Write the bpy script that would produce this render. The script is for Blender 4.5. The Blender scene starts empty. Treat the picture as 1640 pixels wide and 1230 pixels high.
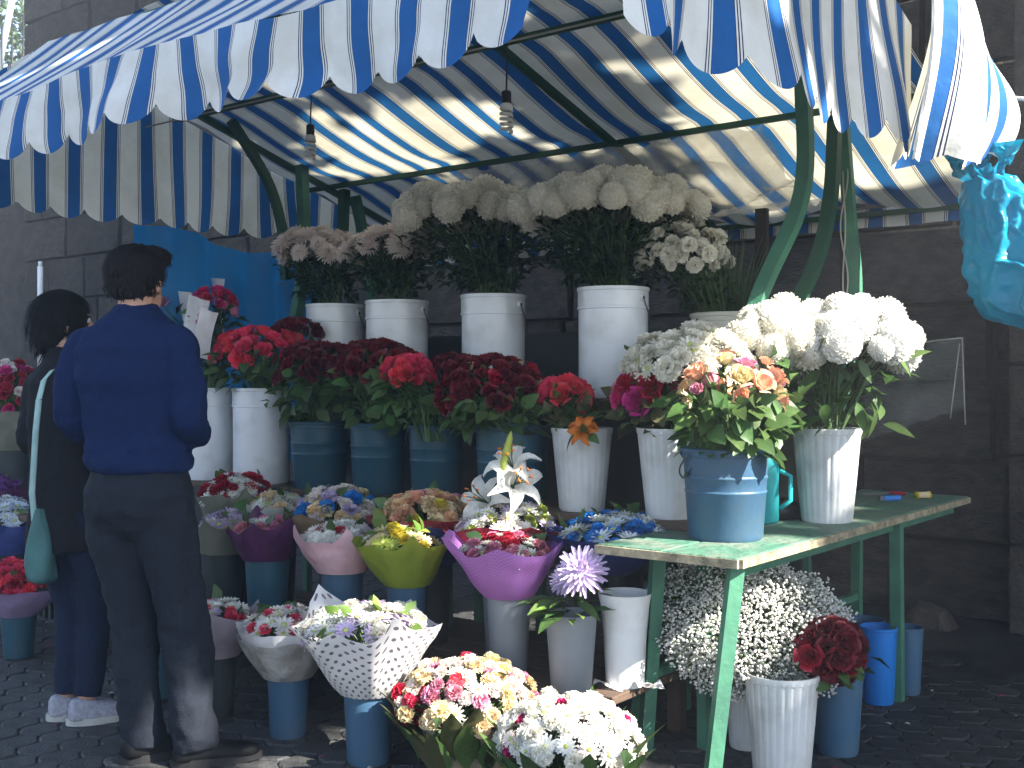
import bpy, bmesh, math, random
from mathutils import Vector, Matrix, Quaternion, noise as mnoise

# ------------------------------------------------------------------ camera, sky, sun, exposure
sc = bpy.context.scene
col = sc.collection
HC = 1.27                      # eye height
FPX = 1800.0                   # focal length in photo pixels (1640 wide)
cam_d = bpy.data.cameras.new('camera')
cam = bpy.data.objects.new('camera', cam_d)
col.objects.link(cam)
cam.location = (0, 0, HC)
cam.rotation_euler = (math.radians(90), 0, 0)
cam_d.sensor_width = 36
cam_d.lens = FPX / 1640 * 36
cam_d.shift_y = -0.003
cam_d.clip_end = 2000
sc.camera = cam

SUN_EL, SUN_AZ = math.radians(39), math.radians(-33)      # azimuth from +X towards +Y
S = Vector((math.cos(SUN_EL) * math.cos(SUN_AZ), math.cos(SUN_EL) * math.sin(SUN_AZ), math.sin(SUN_EL)))
world = bpy.data.worlds.new('World')
sc.world = world
world.use_nodes = True
wn = world.node_tree
sky = wn.nodes.new('ShaderNodeTexSky')
sky.sky_type = 'NISHITA'
sky.sun_disc = False
sky.sun_elevation = SUN_EL
sky.sun_rotation = math.atan2(S.x, S.y)
sky.dust_density = 0.6
wn.links.new(sky.outputs[0], wn.nodes['Background'].inputs[0])
wn.nodes['Background'].inputs[1].default_value = 0.078
sun_d = bpy.data.lights.new('sun', 'SUN')
sun_d.energy = 5.0
sun_d.angle = math.radians(0.5)
sun_d.color = (1.0, 0.95, 0.86)
sun = bpy.data.objects.new('sun', sun_d)
col.objects.link(sun)
sun.location = S * 30
sun.rotation_euler = S.to_track_quat('Z', 'Y').to_euler()
sc.view_settings.view_transform = 'Standard'
sc.view_settings.look = 'None'
sc.view_settings.gamma = 1
sc.view_settings.use_curve_mapping = False
sc.view_settings.exposure = 2.6
sc.render.engine = 'CYCLES'
sc.cycles.use_denoising = True
sc.cycles.max_bounces = 8
sc.cycles.volume_bounces = 0
sc.cycles.transparent_max_bounces = 12

# ------------------------------------------------------------------ coordinates of the place
RX = Vector((0.788, -0.6157, 0))     # along the wall, to the right
BX = Vector((0.6157, 0.788, 0))      # towards the wall
UP = Vector((0, 0, 1))
def W(r, b, z=0.0):
    return RX * r + BX * b + UP * z
def rof(px, b):
    k = (px - 820) / FPX
    return (k * 0.788 - 0.6157) * b / (0.788 + 0.6157 * k)
def dof(px, b):
    return -0.6157 * rof(px, b) + 0.788 * b
def atb(px, py, b):
    d = dof(px, b)
    return W(rof(px, b), b, HC - (py - 610) / FPX * d)
def at(px, py, d):
    return Vector(((px - 820) / FPX * d, d, HC - (py - 610) / FPX * d))
def RB(v):
    return v.dot(RX), v.dot(BX)

rng = random.Random(7)
def U(a, b): return rng.uniform(a, b)

# ------------------------------------------------------------------ materials
MATS = {}
def M(name, c, rough=0.6, trans=0.0, var=0.08, c2=None, ns=12.0, bump=0.0, bs=60.0, spec=0.35, metal=0.0, hue=0.0, detail=4.0, coat=0.0, contrast=(0.35, 0.65)):
    if name in MATS: return MATS[name]
    m = bpy.data.materials.new(name); m.use_nodes = True
    nt = m.node_tree; N = nt.nodes; L = nt.links
    p = N['Principled BSDF']; out = N['Material Output']
    p.inputs['Roughness'].default_value = rough
    p.inputs['Metallic'].default_value = metal
    p.inputs['Specular IOR Level'].default_value = spec
    if coat: p.inputs['Coat Weight'].default_value = coat
    tc = N.new('ShaderNodeTexCoord')
    geo = tc.outputs['Object']
    no = N.new('ShaderNodeTexNoise'); no.inputs['Scale'].default_value = ns; no.inputs['Detail'].default_value = detail
    L.new(geo, no.inputs['Vector'])
    rp = N.new('ShaderNodeValToRGB')
    rp.color_ramp.elements[0].position = contrast[0]; rp.color_ramp.elements[1].position = contrast[1]
    rp.color_ramp.elements[0].color = (*c, 1)
    c2 = c2 or tuple(x * 0.82 for x in c)
    rp.color_ramp.elements[1].color = (*c2, 1)
    L.new(no.outputs['Fac'], rp.inputs[0])
    hs = N.new('ShaderNodeHueSaturation')
    oi = N.new('ShaderNodeObjectInfo')
    mr = N.new('ShaderNodeMapRange'); mr.inputs['To Min'].default_value = 1 - var; mr.inputs['To Max'].default_value = 1 + var
    L.new(oi.outputs['Random'], mr.inputs['Value'])
    L.new(mr.outputs[0], hs.inputs['Value'])
    if hue:
        m2 = N.new('ShaderNodeMapRange'); m2.inputs['To Min'].default_value = 0.5 - hue; m2.inputs['To Max'].default_value = 0.5 + hue
        wn_ = N.new('ShaderNodeTexWhiteNoise'); wn_.noise_dimensions = '1D'
        L.new(oi.outputs['Random'], wn_.inputs['W']); L.new(wn_.outputs['Value'], m2.inputs['Value'])
        L.new(m2.outputs[0], hs.inputs['Hue'])
    L.new(rp.outputs[0], hs.inputs['Color'])
    L.new(hs.outputs[0], p.inputs['Base Color'])
    if bump:
        b2 = N.new('ShaderNodeTexNoise'); b2.inputs['Scale'].default_value = bs; b2.inputs['Detail'].default_value = 5
        L.new(geo, b2.inputs['Vector'])
        bp = N.new('ShaderNodeBump'); bp.inputs['Strength'].default_value = bump; bp.inputs['Distance'].default_value = 0.02
        L.new(b2.outputs['Fac'], bp.inputs['Height']); L.new(bp.outputs[0], p.inputs['Normal'])
    if trans > 0:
        t = N.new('ShaderNodeBsdfTranslucent'); L.new(hs.outputs[0], t.inputs['Color'])
        mx = N.new('ShaderNodeMixShader'); mx.inputs[0].default_value = trans
        L.new(p.outputs[0], mx.inputs[1]); L.new(t.outputs[0], mx.inputs[2]); L.new(mx.outputs[0], out.inputs[0])
    MATS[name] = m
    return m

def striped(name, period=0.185):
    m = bpy.data.materials.new(name); m.use_nodes = True
    nt = m.node_tree; N = nt.nodes; L = nt.links
    p = N['Principled BSDF']; out = N['Material Output']
    uv = N.new('ShaderNodeUVMap'); sp = N.new('ShaderNodeSeparateXYZ'); L.new(uv.outputs[0], sp.inputs[0])
    dv = N.new('ShaderNodeMath'); dv.operation = 'DIVIDE'; dv.inputs[1].default_value = period; L.new(sp.outputs[0], dv.inputs[0])
    fr = N.new('ShaderNodeMath'); fr.operation = 'FRACT'; L.new(dv.outputs[0], fr.inputs[0])
    rp = N.new('ShaderNodeValToRGB'); rp.color_ramp.interpolation = 'CONSTANT'
    wht = (0.80, 0.80, 0.78, 1); blu = (0.018, 0.12, 0.37, 1); nav = (0.02, 0.035, 0.10, 1)
    stops = [(0.0, wht), (0.42, nav), (0.438, wht), (0.462, nav), (0.480, wht), (0.504, nav), (0.515, blu), (0.85, nav), (0.861, wht), (0.885, nav), (0.903, wht), (0.927, nav), (0.945, wht)]
    el = rp.color_ramp.elements
    el[0].position, el[0].color = stops[0]
    el[1].position, el[1].color = stops[-1]
    for s_, c_ in stops[1:-1]:
        e = el.new(s_); e.color = c_
    L.new(fr.outputs[0], rp.inputs[0])
    tc = N.new('ShaderNodeTexCoord')
    no = N.new('ShaderNodeTexNoise'); no.inputs['Scale'].default_value = 3.2; no.inputs['Detail'].default_value = 8; no.inputs['Roughness'].default_value = 0.65
    L.new(tc.outputs['Object'], no.inputs['Vector'])
    dr = N.new('ShaderNodeValToRGB'); dr.color_ramp.elements[0].position = 0.38; dr.color_ramp.elements[0].color = (0.84, 0.82, 0.77, 1)
    dr.color_ramp.elements[1].position = 0.58; dr.color_ramp.elements[1].color = (1, 1, 1, 1)
    L.new(no.outputs['Fac'], dr.inputs[0])
    mm = N.new('ShaderNodeMix'); mm.data_type = 'RGBA'; mm.blend_type = 'MULTIPLY'; mm.inputs[0].default_value = 1
    L.new(rp.outputs[0], mm.inputs['A']); L.new(dr.outputs[0], mm.inputs['B'])
    L.new(mm.outputs['Result'], p.inputs['Base Color'])
    p.inputs['Roughness'].default_value = 0.75; p.inputs['Specular IOR Level'].default_value = 0.2
    n2 = N.new('ShaderNodeTexNoise'); n2.inputs['Scale'].default_value = 9; n2.inputs['Detail'].default_value = 3
    L.new(tc.outputs['Object'], n2.inputs['Vector'])
    bp = N.new('ShaderNodeBump'); bp.inputs['Strength'].default_value = 0.35; bp.inputs['Distance'].default_value = 0.03
    L.new(n2.outputs['Fac'], bp.inputs['Height']); L.new(bp.outputs[0], p.inputs['Normal'])
    wm = N.new('ShaderNodeMix'); wm.data_type = 'RGBA'; wm.blend_type = 'MULTIPLY'; wm.inputs[0].default_value = 1
    L.new(mm.outputs['Result'], wm.inputs['A']); wm.inputs['B'].default_value = (0.96, 0.91, 0.74, 1)
    t = N.new('ShaderNodeBsdfTranslucent'); L.new(wm.outputs['Result'], t.inputs['Color'])
    mx = N.new('ShaderNodeMixShader'); mx.inputs[0].default_value = 0.30
    L.new(p.outputs[0], mx.inputs[1]); L.new(t.outputs[0], mx.inputs[2]); L.new(mx.outputs[0], out.inputs[0])
    MATS[name] = m
    return m

def dotted(name, base, dot, n=26.0, rad=0.2, trans=0.35):
    m = bpy.data.materials.new(name); m.use_nodes = True
    nt = m.node_tree; N = nt.nodes; L = nt.links
    p = N['Principled BSDF']; out = N['Material Output']
    uv = N.new('ShaderNodeUVMap')
    sc_ = N.new('ShaderNodeVectorMath'); sc_.operation = 'SCALE'; sc_.inputs['Scale'].default_value = n; L.new(uv.outputs[0], sc_.inputs[0])
    ds = []
    for off in (0.0, 0.5):
        a = N.new('ShaderNodeVectorMath'); a.operation = 'ADD'; a.inputs[1].default_value = (off, off, 0.5); L.new(sc_.outputs[0], a.inputs[0])
        f = N.new('ShaderNodeVectorMath'); f.operation = 'FRACTION'; L.new(a.outputs[0], f.inputs[0])
        s_ = N.new('ShaderNodeVectorMath'); s_.operation = 'SUBTRACT'; s_.inputs[1].default_value = (0.5, 0.5, 0.5); L.new(f.outputs[0], s_.inputs[0])
        l = N.new('ShaderNodeVectorMath'); l.operation = 'LENGTH'; L.new(s_.outputs[0], l.inputs[0]); ds.append(l.outputs['Value'])
    mi = N.new('ShaderNodeMath'); mi.operation = 'MINIMUM'; L.new(ds[0], mi.inputs[0]); L.new(ds[1], mi.inputs[1])
    lt = N.new('ShaderNodeMath'); lt.operation = 'LESS_THAN'; lt.inputs[1].default_value = rad; L.new(mi.outputs[0], lt.inputs[0])
    mm = N.new('ShaderNodeMix'); mm.data_type = 'RGBA'; L.new(lt.outputs[0], mm.inputs[0])
    mm.inputs['A'].default_value = (*base, 1); mm.inputs['B'].default_value = (*dot, 1)
    L.new(mm.outputs['Result'], p.inputs['Base Color']); p.inputs['Roughness'].default_value = 0.5
    t = N.new('ShaderNodeBsdfTranslucent'); L.new(mm.outputs['Result'], t.inputs['Color'])
    mx = N.new('ShaderNodeMixShader'); mx.inputs[0].default_value = trans
    L.new(p.outputs[0], mx.inputs[1]); L.new(t.outputs[0], mx.inputs[2]); L.new(mx.outputs[0], out.inputs[0])
    MATS[name] = m
    return m

def film(name, tint, alpha, rough=0.15):
    m = bpy.data.materials.new(name); m.use_nodes = True
    nt = m.node_tree; N = nt.nodes; L = nt.links
    out = N['Material Output']; p = N['Principled BSDF']
    p.inputs['Base Color'].default_value = (*tint, 1); p.inputs['Roughness'].default_value = rough
    tr = N.new('ShaderNodeBsdfTransparent'); tr.inputs[0].default_value = (*[min(1, x * 0.3 + 0.7) for x in tint], 1)
    tc = N.new('ShaderNodeTexCoord'); no = N.new('ShaderNodeTexNoise'); no.inputs['Scale'].default_value = 7; no.inputs['Detail'].default_value = 6
    L.new(tc.outputs['Object'], no.inputs['Vector'])
    bp = N.new('ShaderNodeBump'); bp.inputs['Strength'].default_value = 0.6; bp.inputs['Distance'].default_value = 0.05
    L.new(no.outputs['Fac'], bp.inputs['Height']); L.new(bp.outputs[0], p.inputs['Normal'])
    mr = N.new('ShaderNodeMapRange'); mr.inputs['From Min'].default_value = 0.3; mr.inputs['From Max'].default_value = 0.7
    mr.inputs['To Min'].default_value = alpha * 0.5; mr.inputs['To Max'].default_value = min(1, alpha * 1.5)
    L.new(no.outputs['Fac'], mr.inputs['Value'])
    mx = N.new('ShaderNodeMixShader'); L.new(mr.outputs[0], mx.inputs[0])
    L.new(tr.outputs[0], mx.inputs[1]); L.new(p.outputs[0], mx.inputs[2]); L.new(mx.outputs[0], out.inputs[0])
    MATS[name] = m
    return m

STRIPE = striped('striped_canvas')
# stone, ground
M('stone_block', (0.062, 0.052, 0.042), 0.95, var=0.2, c2=(0.030, 0.026, 0.023), ns=7, bump=1.0, bs=34, detail=10, spec=0.15)
M('mortar', (0.042, 0.037, 0.032), 0.95, ns=20, bump=0.5)
M('paver', (0.050, 0.050, 0.050), 0.65, var=0.28, c2=(0.022, 0.022, 0.023), ns=14, bump=0.4, bs=90)
M('joint_sand', (0.016, 0.015, 0.014), 0.95, ns=30, bump=0.5, c2=(0.028, 0.026, 0.023))
M('wet_dirt', (0.045, 0.042, 0.038), 0.55, ns=6, c2=(0.02, 0.019, 0.018), bump=0.4)
M('asphalt', (0.05, 0.05, 0.05), 0.9, ns=40, bump=0.4)
# metal, wood
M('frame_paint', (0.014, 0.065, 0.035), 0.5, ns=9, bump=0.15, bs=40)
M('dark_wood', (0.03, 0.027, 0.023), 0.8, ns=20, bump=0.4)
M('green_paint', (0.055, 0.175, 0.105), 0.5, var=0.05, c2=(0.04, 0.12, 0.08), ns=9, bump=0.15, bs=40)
M('green_board', (0.06, 0.155, 0.105), 0.7, c2=(0.14, 0.17, 0.135), ns=9, bump=0.7, bs=25, detail=10, contrast=(0.42, 0.68))
M('raw_wood', (0.34, 0.29, 0.19), 0.8, c2=(0.16, 0.14, 0.09), ns=25, bump=0.6, bs=50)
M('brown_board', (0.10, 0.062, 0.042), 0.7, c2=(0.06, 0.04, 0.028), ns=6, bump=0.3)
M('wire', (0.10, 0.10, 0.10), 0.4, metal=0.7)
M('white_pail', (0.66, 0.68, 0.70), 0.25, c2=(0.47, 0.48, 0.47), ns=7, var=0.04, spec=0.5, contrast=(0.48, 0.8), detail=10, bump=0.06, bs=12)
M('white_plastic', (0.70, 0.71, 0.71), 0.42, c2=(0.50, 0.50, 0.47), ns=9, var=0.04, trans=0.12, contrast=(0.45, 0.78), detail=10, bump=0.12, bs=30)
M('cream_tub', (0.66, 0.63, 0.55), 0.5, c2=(0.56, 0.53, 0.45), ns=6)
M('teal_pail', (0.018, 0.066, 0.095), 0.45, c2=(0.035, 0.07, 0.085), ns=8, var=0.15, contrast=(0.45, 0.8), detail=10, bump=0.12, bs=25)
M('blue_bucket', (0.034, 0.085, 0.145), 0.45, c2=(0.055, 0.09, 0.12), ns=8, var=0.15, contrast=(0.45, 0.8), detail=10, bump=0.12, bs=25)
M('bright_blue', (0.008, 0.15, 0.48), 0.4, c2=(0.006, 0.12, 0.40), ns=5)
M('grey_vase', (0.16, 0.18, 0.20), 0.45, c2=(0.13, 0.15, 0.165), ns=5)
M('dark_pail', (0.02, 0.028, 0.03), 0.5)
M('black', (0.012, 0.012, 0.013), 0.45)
M('water_dark', (0.02, 0.025, 0.02), 0.1)
M('teal_film', (0.05, 0.55, 0.58), 0.3, trans=0.5)
M('bulb_white', (0.8, 0.8, 0.76), 0.3, trans=0.2)
M('cord', (0.35, 0.34, 0.30), 0.7)
M('blue_tarp', (0.008, 0.165, 0.36), 0.42, trans=0.42, c2=(0.007, 0.13, 0.29), ns=3, bump=0.8, bs=5)
M('blue_bag', (0.009, 0.27, 0.42), 0.28, trans=0.35, c2=(0.007, 0.21, 0.34), ns=3, bump=0.5, bs=12)
# plants
M('leaf_dark', (0.028, 0.062, 0.02), 0.5, trans=0.25, var=0.3, c2=(0.018, 0.042, 0.014), hue=0.015)
M('leaf_rose', (0.075, 0.135, 0.038), 0.42, trans=0.32, var=0.4, c2=(0.05, 0.10, 0.03), hue=0.02)
M('leaf_bright', (0.13, 0.21, 0.04), 0.45, trans=0.35, var=0.25, c2=(0.10, 0.17, 0.03), hue=0.02)
M('leaf_brown', (0.075, 0.07, 0.03), 0.5, trans=0.2, var=0.3, c2=(0.05, 0.06, 0.02), hue=0.02)
M('leaf_tree', (0.05, 0.09, 0.025), 0.5, trans=0.3, var=0.1)
M('bark', (0.11, 0.08, 0.055), 0.9, ns=12, bump=0.8, bs=30)
M('stem', (0.07, 0.12, 0.035), 0.5, c2=(0.05, 0.09, 0.03))
M('p_white', (0.91, 0.88, 0.77), 0.6, trans=0.42, var=0.06, hue=0.004)
M('p_purewhite', (0.86, 0.85, 0.80), 0.6, trans=0.38, var=0.05)
M('p_blush', (0.86, 0.77, 0.71), 0.6, trans=0.4, var=0.07)
M('p_cream', (0.78, 0.62, 0.36), 0.55, trans=0.28, var=0.12, hue=0.015)
M('p_peach', (0.78, 0.44, 0.26), 0.55, trans=0.28, var=0.15, hue=0.02)
M('p_yellow', (0.75, 0.60, 0.05), 0.55, trans=0.28, var=0.15)
M('p_lime', (0.48, 0.55, 0.10), 0.55, trans=0.28, var=0.15)
M('p_orange', (0.72, 0.20, 0.02), 0.5, trans=0.28, var=0.1)
M('p_coral', (0.78, 0.06, 0.115), 0.5, trans=0.35, var=0.2, hue=0.008)
M('p_dark', (0.125, 0.006, 0.012), 0.55, trans=0.12, var=0.35)
M('p_red', (0.42, 0.012, 0.035), 0.5, trans=0.22, var=0.25)
M('p_magenta', (0.55, 0.03, 0.16), 0.5, trans=0.25, var=0.2, hue=0.02)
M('p_pink', (0.66, 0.25, 0.34), 0.5, trans=0.28, var=0.15, hue=0.02)
M('p_lilac', (0.58, 0.47, 0.66), 0.55, trans=0.28, var=0.1)
M('p_purple', (0.22, 0.07, 0.30), 0.55, trans=0.25, var=0.2)
M('p_blue', (0.02, 0.23, 0.62), 0.5, trans=0.25, var=0.2)
M('p_ice', (0.62, 0.70, 0.78), 0.55, trans=0.28, var=0.1)
M('disc_green', (0.38, 0.42, 0.10), 0.7, var=0.1)
# wraps
M('wrap_pink', (0.78, 0.52, 0.55), 0.6, trans=0.35, c2=(0.72, 0.45, 0.48), bump=0.7, bs=11)
M('wrap_green', (0.30, 0.36, 0.045), 0.4, trans=0.45, c2=(0.24, 0.31, 0.035), bump=0.7, bs=11)
dotted('wrap_purple', (0.42, 0.18, 0.52), (0.33, 0.12, 0.42), n=75, rad=0.25)
dotted('wrap_dots', (0.80, 0.78, 0.77), (0.17, 0.15, 0.17), n=27, rad=0.16)
M('wrap_darkpurple', (0.10, 0.025, 0.09), 0.45, trans=0.25, c2=(0.07, 0.018, 0.06), bump=0.7, bs=11)
M('wrap_kraft', (0.26, 0.18, 0.10), 0.75, trans=0.15, c2=(0.20, 0.13, 0.075), ns=30, bump=0.7, bs=11)
M('wrap_silver', (0.46, 0.44, 0.41), 0.35, trans=0.3, c2=(0.34, 0.32, 0.29), ns=9, bump=1.0, bs=16, contrast=(0.45, 0.6))
M('wrap_white', (0.78, 0.76, 0.76), 0.5, trans=0.35, bump=0.7, bs=11)
M('wrap_greypink', (0.45, 0.38, 0.42), 0.55, trans=0.3, bump=0.7, bs=11)
M('wrap_mauve', (0.33, 0.24, 0.40), 0.5, trans=0.3, bump=0.7, bs=11)
M('wrap_olive', (0.20, 0.20, 0.15), 0.55, trans=0.25, bump=0.7, bs=11)
M('wrap_mint', (0.55, 0.60, 0.52), 0.55, trans=0.3, bump=0.7, bs=11)
M('wrap_red', (0.25, 0.02, 0.035), 0.5, trans=0.25, bump=0.7, bs=11)
M('wrap_navy', (0.03, 0.05, 0.20), 0.5, trans=0.25, bump=0.7, bs=11)
# people
M('skin', (0.42, 0.24, 0.165), 0.55, c2=(0.37, 0.20, 0.135), ns=10)
M('hair_brown', (0.011, 0.008, 0.007), 0.7, ns=60, c2=(0.007, 0.005, 0.0045), spec=0.12)
M('hair_black', (0.007, 0.0065, 0.0065), 0.7, ns=60, spec=0.12)
M('sweater', (0.0075, 0.018, 0.066), 0.95, ns=160, c2=(0.005, 0.012, 0.048), bump=0.35, bs=220, spec=0.1)
M('trousers', (0.013, 0.016, 0.023), 0.9, ns=90, c2=(0.010, 0.012, 0.018), bump=0.2, bs=150, spec=0.15)
M('coat', (0.008, 0.008, 0.010), 0.9, ns=40, bump=0.2, spec=0.15)
M('jeans', (0.008, 0.014, 0.034), 0.9, ns=60, c2=(0.005, 0.009, 0.023), bump=0.25, bs=140, spec=0.15)
M('shoe_black', (0.005, 0.005, 0.005), 0.5, spec=0.12)
M('sole_grey', (0.012, 0.011, 0.011), 0.7)
M('sneaker', (0.26, 0.26, 0.30), 0.8, ns=70, c2=(0.17, 0.17, 0.2))
M('sneaker_sole', (0.36, 0.36, 0.34), 0.6)
M('bag_teal', (0.045, 0.13, 0.125), 0.7, c2=(0.035, 0.10, 0.098), bump=0.3, bs=18)
M('strap', (0.30, 0.46, 0.44), 0.6)
film('clear_film', (0.75, 0.74, 0.70), 0.42)
film('clear_film_thin', (0.72, 0.74, 0.74), 0.10)
M('iron', (0.02, 0.022, 0.025), 0.5, metal=0.3)
M('white_paint', (0.7, 0.72, 0.73), 0.5)
M('pole_grey', (0.22, 0.25, 0.27), 0.6)
M('plaster', (0.55, 0.58, 0.60), 0.8)

# ------------------------------------------------------------------ mesh builder
class MB:
    def __init__(s): s.v = []; s.f = []; s.m = []; s.uv = {}
    def add(s, vs, fs, mi=0):
        o = len(s.v); s.v += [Vector(x) for x in vs]
        for f in fs: s.f.append(tuple(i + o for i in f)); s.m.append(mi)
        return o
    def box(s, c, size, mi=0, ax=None):
        c = Vector(c); X, Y, Z = ax or (RX, BX, UP); a, b, d = (x / 2 for x in size)
        vs = [c + X * (a * i) + Y * (b * j) + Z * (d * k) for k in (-1, 1) for j in (-1, 1) for i in (-1, 1)]
        s.add(vs, [(0, 2, 3, 1), (4, 5, 7, 6), (0, 1, 5, 4), (2, 6, 7, 3), (0, 4, 6, 2), (1, 3, 7, 5)], mi)
    def tube(s, pts, rad, n=6, mi=0, cap=True, sq=None):
        pts = [Vector(p) for p in pts]
        rads = rad if isinstance(rad, (list, tuple)) else [rad] * len(pts)
        prev = None; rings = []
        for i, p in enumerate(pts):
            t = (pts[min(i + 1, len(pts) - 1)] - pts[max(i - 1, 0)])
            t = t.normalized() if t.length > 1e-9 else UP
            if prev is None:
                a = UP.cross(t)
                if a.length < 0.1: a = RX.cross(t)
                a.normalize()
            else:
                a = prev - t * prev.dot(t); a.normalize()
            prev = a; b = t.cross(a)
            off = math.pi / 4 if n == 4 else 0
            rings.append([p + (a * math.cos(2 * math.pi * k / n + off) + b * math.sin(2 * math.pi * k / n + off)) * rads[i] for k in range(n)])
        o = len(s.v)
        for r in rings: s.v += r
        for i in range(len(rings) - 1):
            for k in range(n):
                s.f.append((o + i * n + k, o + i * n + (k + 1) % n, o + (i + 1) * n + (k + 1) % n, o + (i + 1) * n + k)); s.m.append(mi)
        if cap:
            s.f.append(tuple(o + k for k in reversed(range(n)))); s.m.append(mi)
            e = o + (len(rings) - 1) * n
            s.f.append(tuple(e + k for k in range(n))); s.m.append(mi)
    def lathe(s, prof, n=32, mi=0, c=(0, 0, 0), fn=None):
        c = Vector(c); o = len(s.v)
        for j, (r, z) in enumerate(prof):
            for k in range(n):
                a = 2 * math.pi * k / n
                rr, zz = (r, z) if fn is None else fn(r, z, a, j)
                s.v.append(c + Vector((rr * math.cos(a), rr * math.sin(a), zz)))
        for j in range(len(prof) - 1):
            for k in range(n):
                s.f.append((o + j * n + k, o + j * n + (k + 1) % n, o + (j + 1) * n + (k + 1) % n, o + (j + 1) * n + k)); s.m.append(mi)
    def disc(s, r, z, n=24, mi=0, c=(0, 0, 0)):
        c = Vector(c)
        s.add([c + Vector((r * math.cos(2 * math.pi * k / n), r * math.sin(2 * math.pi * k / n), z)) for k in range(n)], [tuple(range(n))], mi)
    def grid(s, nu, nv, fn, mi=0, uvfn=None):
        o = len(s.v)
        for j in range(nv + 1):
            for i in range(nu + 1):
                s.v.append(Vector(fn(i / nu, j / nv)))
                if uvfn: s.uv[len(s.v) - 1] = uvfn(i / nu, j / nv)
        for j in range(nv):
            for i in range(nu):
                a = o + j * (nu + 1) + i
                s.f.append((a, a + 1, a + nu + 2, a + nu + 1)); s.m.append(mi)
    def leaf(s, p, d, up, l, w, mi=0, fold=0.25, droop=0.15):
        p = Vector(p); d = d.normalized(); side = d.cross(up)
        if side.length < 1e-3: side = d.cross(RX)
        side.normalize(); nrm = side.cross(d)
        a = p; m1 = p + d * (l * 0.45); e = p + d * l - nrm * (droop * l)
        s.add([a, m1 + side * (w / 2) + nrm * (fold * w), m1, m1 - side * (w / 2) + nrm * (fold * w), e],
              [(0, 2, 1), (0, 3, 2), (1, 2, 4), (2, 3, 4)], mi)
    def mesh(s, name, mats, smooth=True):
        me = bpy.data.meshes.new(name)
        me.from_pydata([tuple(v) for v in s.v], [], s.f)
        for m in (mats if isinstance(mats, (list, tuple)) else [mats]):
            me.materials.append(MATS[m] if isinstance(m, str) else m)
        if any(s.m): me.polygons.foreach_set('material_index', s.m)
        if smooth: me.polygons.foreach_set('use_smooth', [True] * len(me.polygons))
        if s.uv:
            l = me.uv_layers.new(name='UVMap')
            for lp in me.loops: l.data[lp.index].uv = s.uv.get(lp.vertex_index, (0, 0))
        me.update()
        return me
    def build(s, name, mats, parent=None, smooth=True, loc=None):
        o = bpy.data.objects.new(name, s.mesh(name, mats, smooth)); col.objects.link(o)
        if parent is not None: o.parent = parent
        if loc is not None: o.location = loc
        return o

def tag(o, label, cat, group=None):
    o['label'] = label; o['category'] = cat
    if group: o['group'] = group
    return o
def thing(name, label, cat, loc=(0, 0, 0), rz=0.0, group=None):
    o = bpy.data.objects.new(name, None); col.objects.link(o)
    o.empty_display_size = 0.1
    o.location = loc; o.rotation_euler = (0, 0, rz)
    return tag(o, label, cat, group)
def inst(name, me, parent, loc, normal=None, size=1.0, spin=None):
    o = bpy.data.objects.new(name, me); col.objects.link(o); o.parent = parent
    o.location = loc
    if normal is not None:
        q = Vector(normal).to_track_quat('Z', 'Y') @ Quaternion((0, 0, 1), spin if spin is not None else U(0, 6.283))
        o.rotation_mode = 'QUATERNION'; o.rotation_quaternion = q
    o.scale = (size, size, size) if not isinstance(size, tuple) else size
    return o
def weld(o, lvl=0, bev=0.0, thick=0.0):
    if thick:
        m = o.modifiers.new('solidify', 'SOLIDIFY'); m.thickness = thick; m.offset = 0
    if bev:
        m = o.modifiers.new('bevel', 'BEVEL'); m.width = bev; m.segments = 2; m.limit_method = 'ANGLE'
    if lvl:
        m = o.modifiers.new('subsurf', 'SUBSURF'); m.levels = lvl; m.render_levels = lvl
    return o

def bw(mb, name, mats, parent, smooth=True, root=None):
    """build a part whose vertices are in world space under an unrotated parent"""
    off = Vector(parent.location) if root is None else Vector(root.location)
    mb.v = [v - off for v in mb.v]
    return mb.build(name, mats, parent, smooth)

def nz(x, y, s=0.0): return mnoise.noise(Vector((x, y, s)))

# ------------------------------------------------------------------ ground
mb = MB(); mb.add([(-400, -400, -0.03), (400, -400, -0.03), (400, 400, -0.03), (-400, 400, -0.03)], [(0, 1, 2, 3)])
g = mb.build('ground', 'asphalt'); g['kind'] = 'structure'
mb = MB()
mb.add([W(-14, -1.2, -0.012), W(6, -1.2, -0.012), W(6, 6.3, -0.012), W(-14, 6.3, -0.012)], [(0, 1, 2, 3)])
pave = mb.build('pavement', 'joint_sand'); pave['kind'] = 'structure'
PS = 0.135
def paver_ring(seed, ins=0.0):
    r_ = random.Random(seed); pts = []
    for k in range(12):
        a = math.pi / 6 * k
        rad = PS / math.sqrt(3) * (1.0 if k % 2 == 1 else 0.90)
        # wavy sides: alternate sides bulge and pinch like interlocking cobbles
        if k % 2 == 0: rad *= 1.07 if (k // 2) % 2 == 0 else 0.93
        rad = rad - ins
        pts.append((rad * math.cos(a) * (1 + r_.uniform(-.02, .02)), rad * math.sin(a) * (1 + r_.uniform(-.02, .02))))
    return pts
def paver_geo(seed):
    a = paver_ring(seed, 0.004); b = paver_ring(seed, 0.011)
    vs = [Vector((x, y, -0.02)) for x, y in a] + [Vector((x, y, -0.005)) for x, y in a] + [Vector((x, y, 0)) for x, y in b]
    fs = []
    for k in range(12):
        j = (k + 1) % 12
        fs += [(k, j, 12 + j, 12 + k), (12 + k, 12 + j, 24 + j, 24 + k)]
    fs.append(tuple(range(24, 36)))
    return vs, fs
pav_me = []
for i in range(5):
    m_ = MB(); m_.add(*paver_geo(i)); pav_me.append(m_.mesh('paver', 'paver', smooth=False))
cells = []
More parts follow.
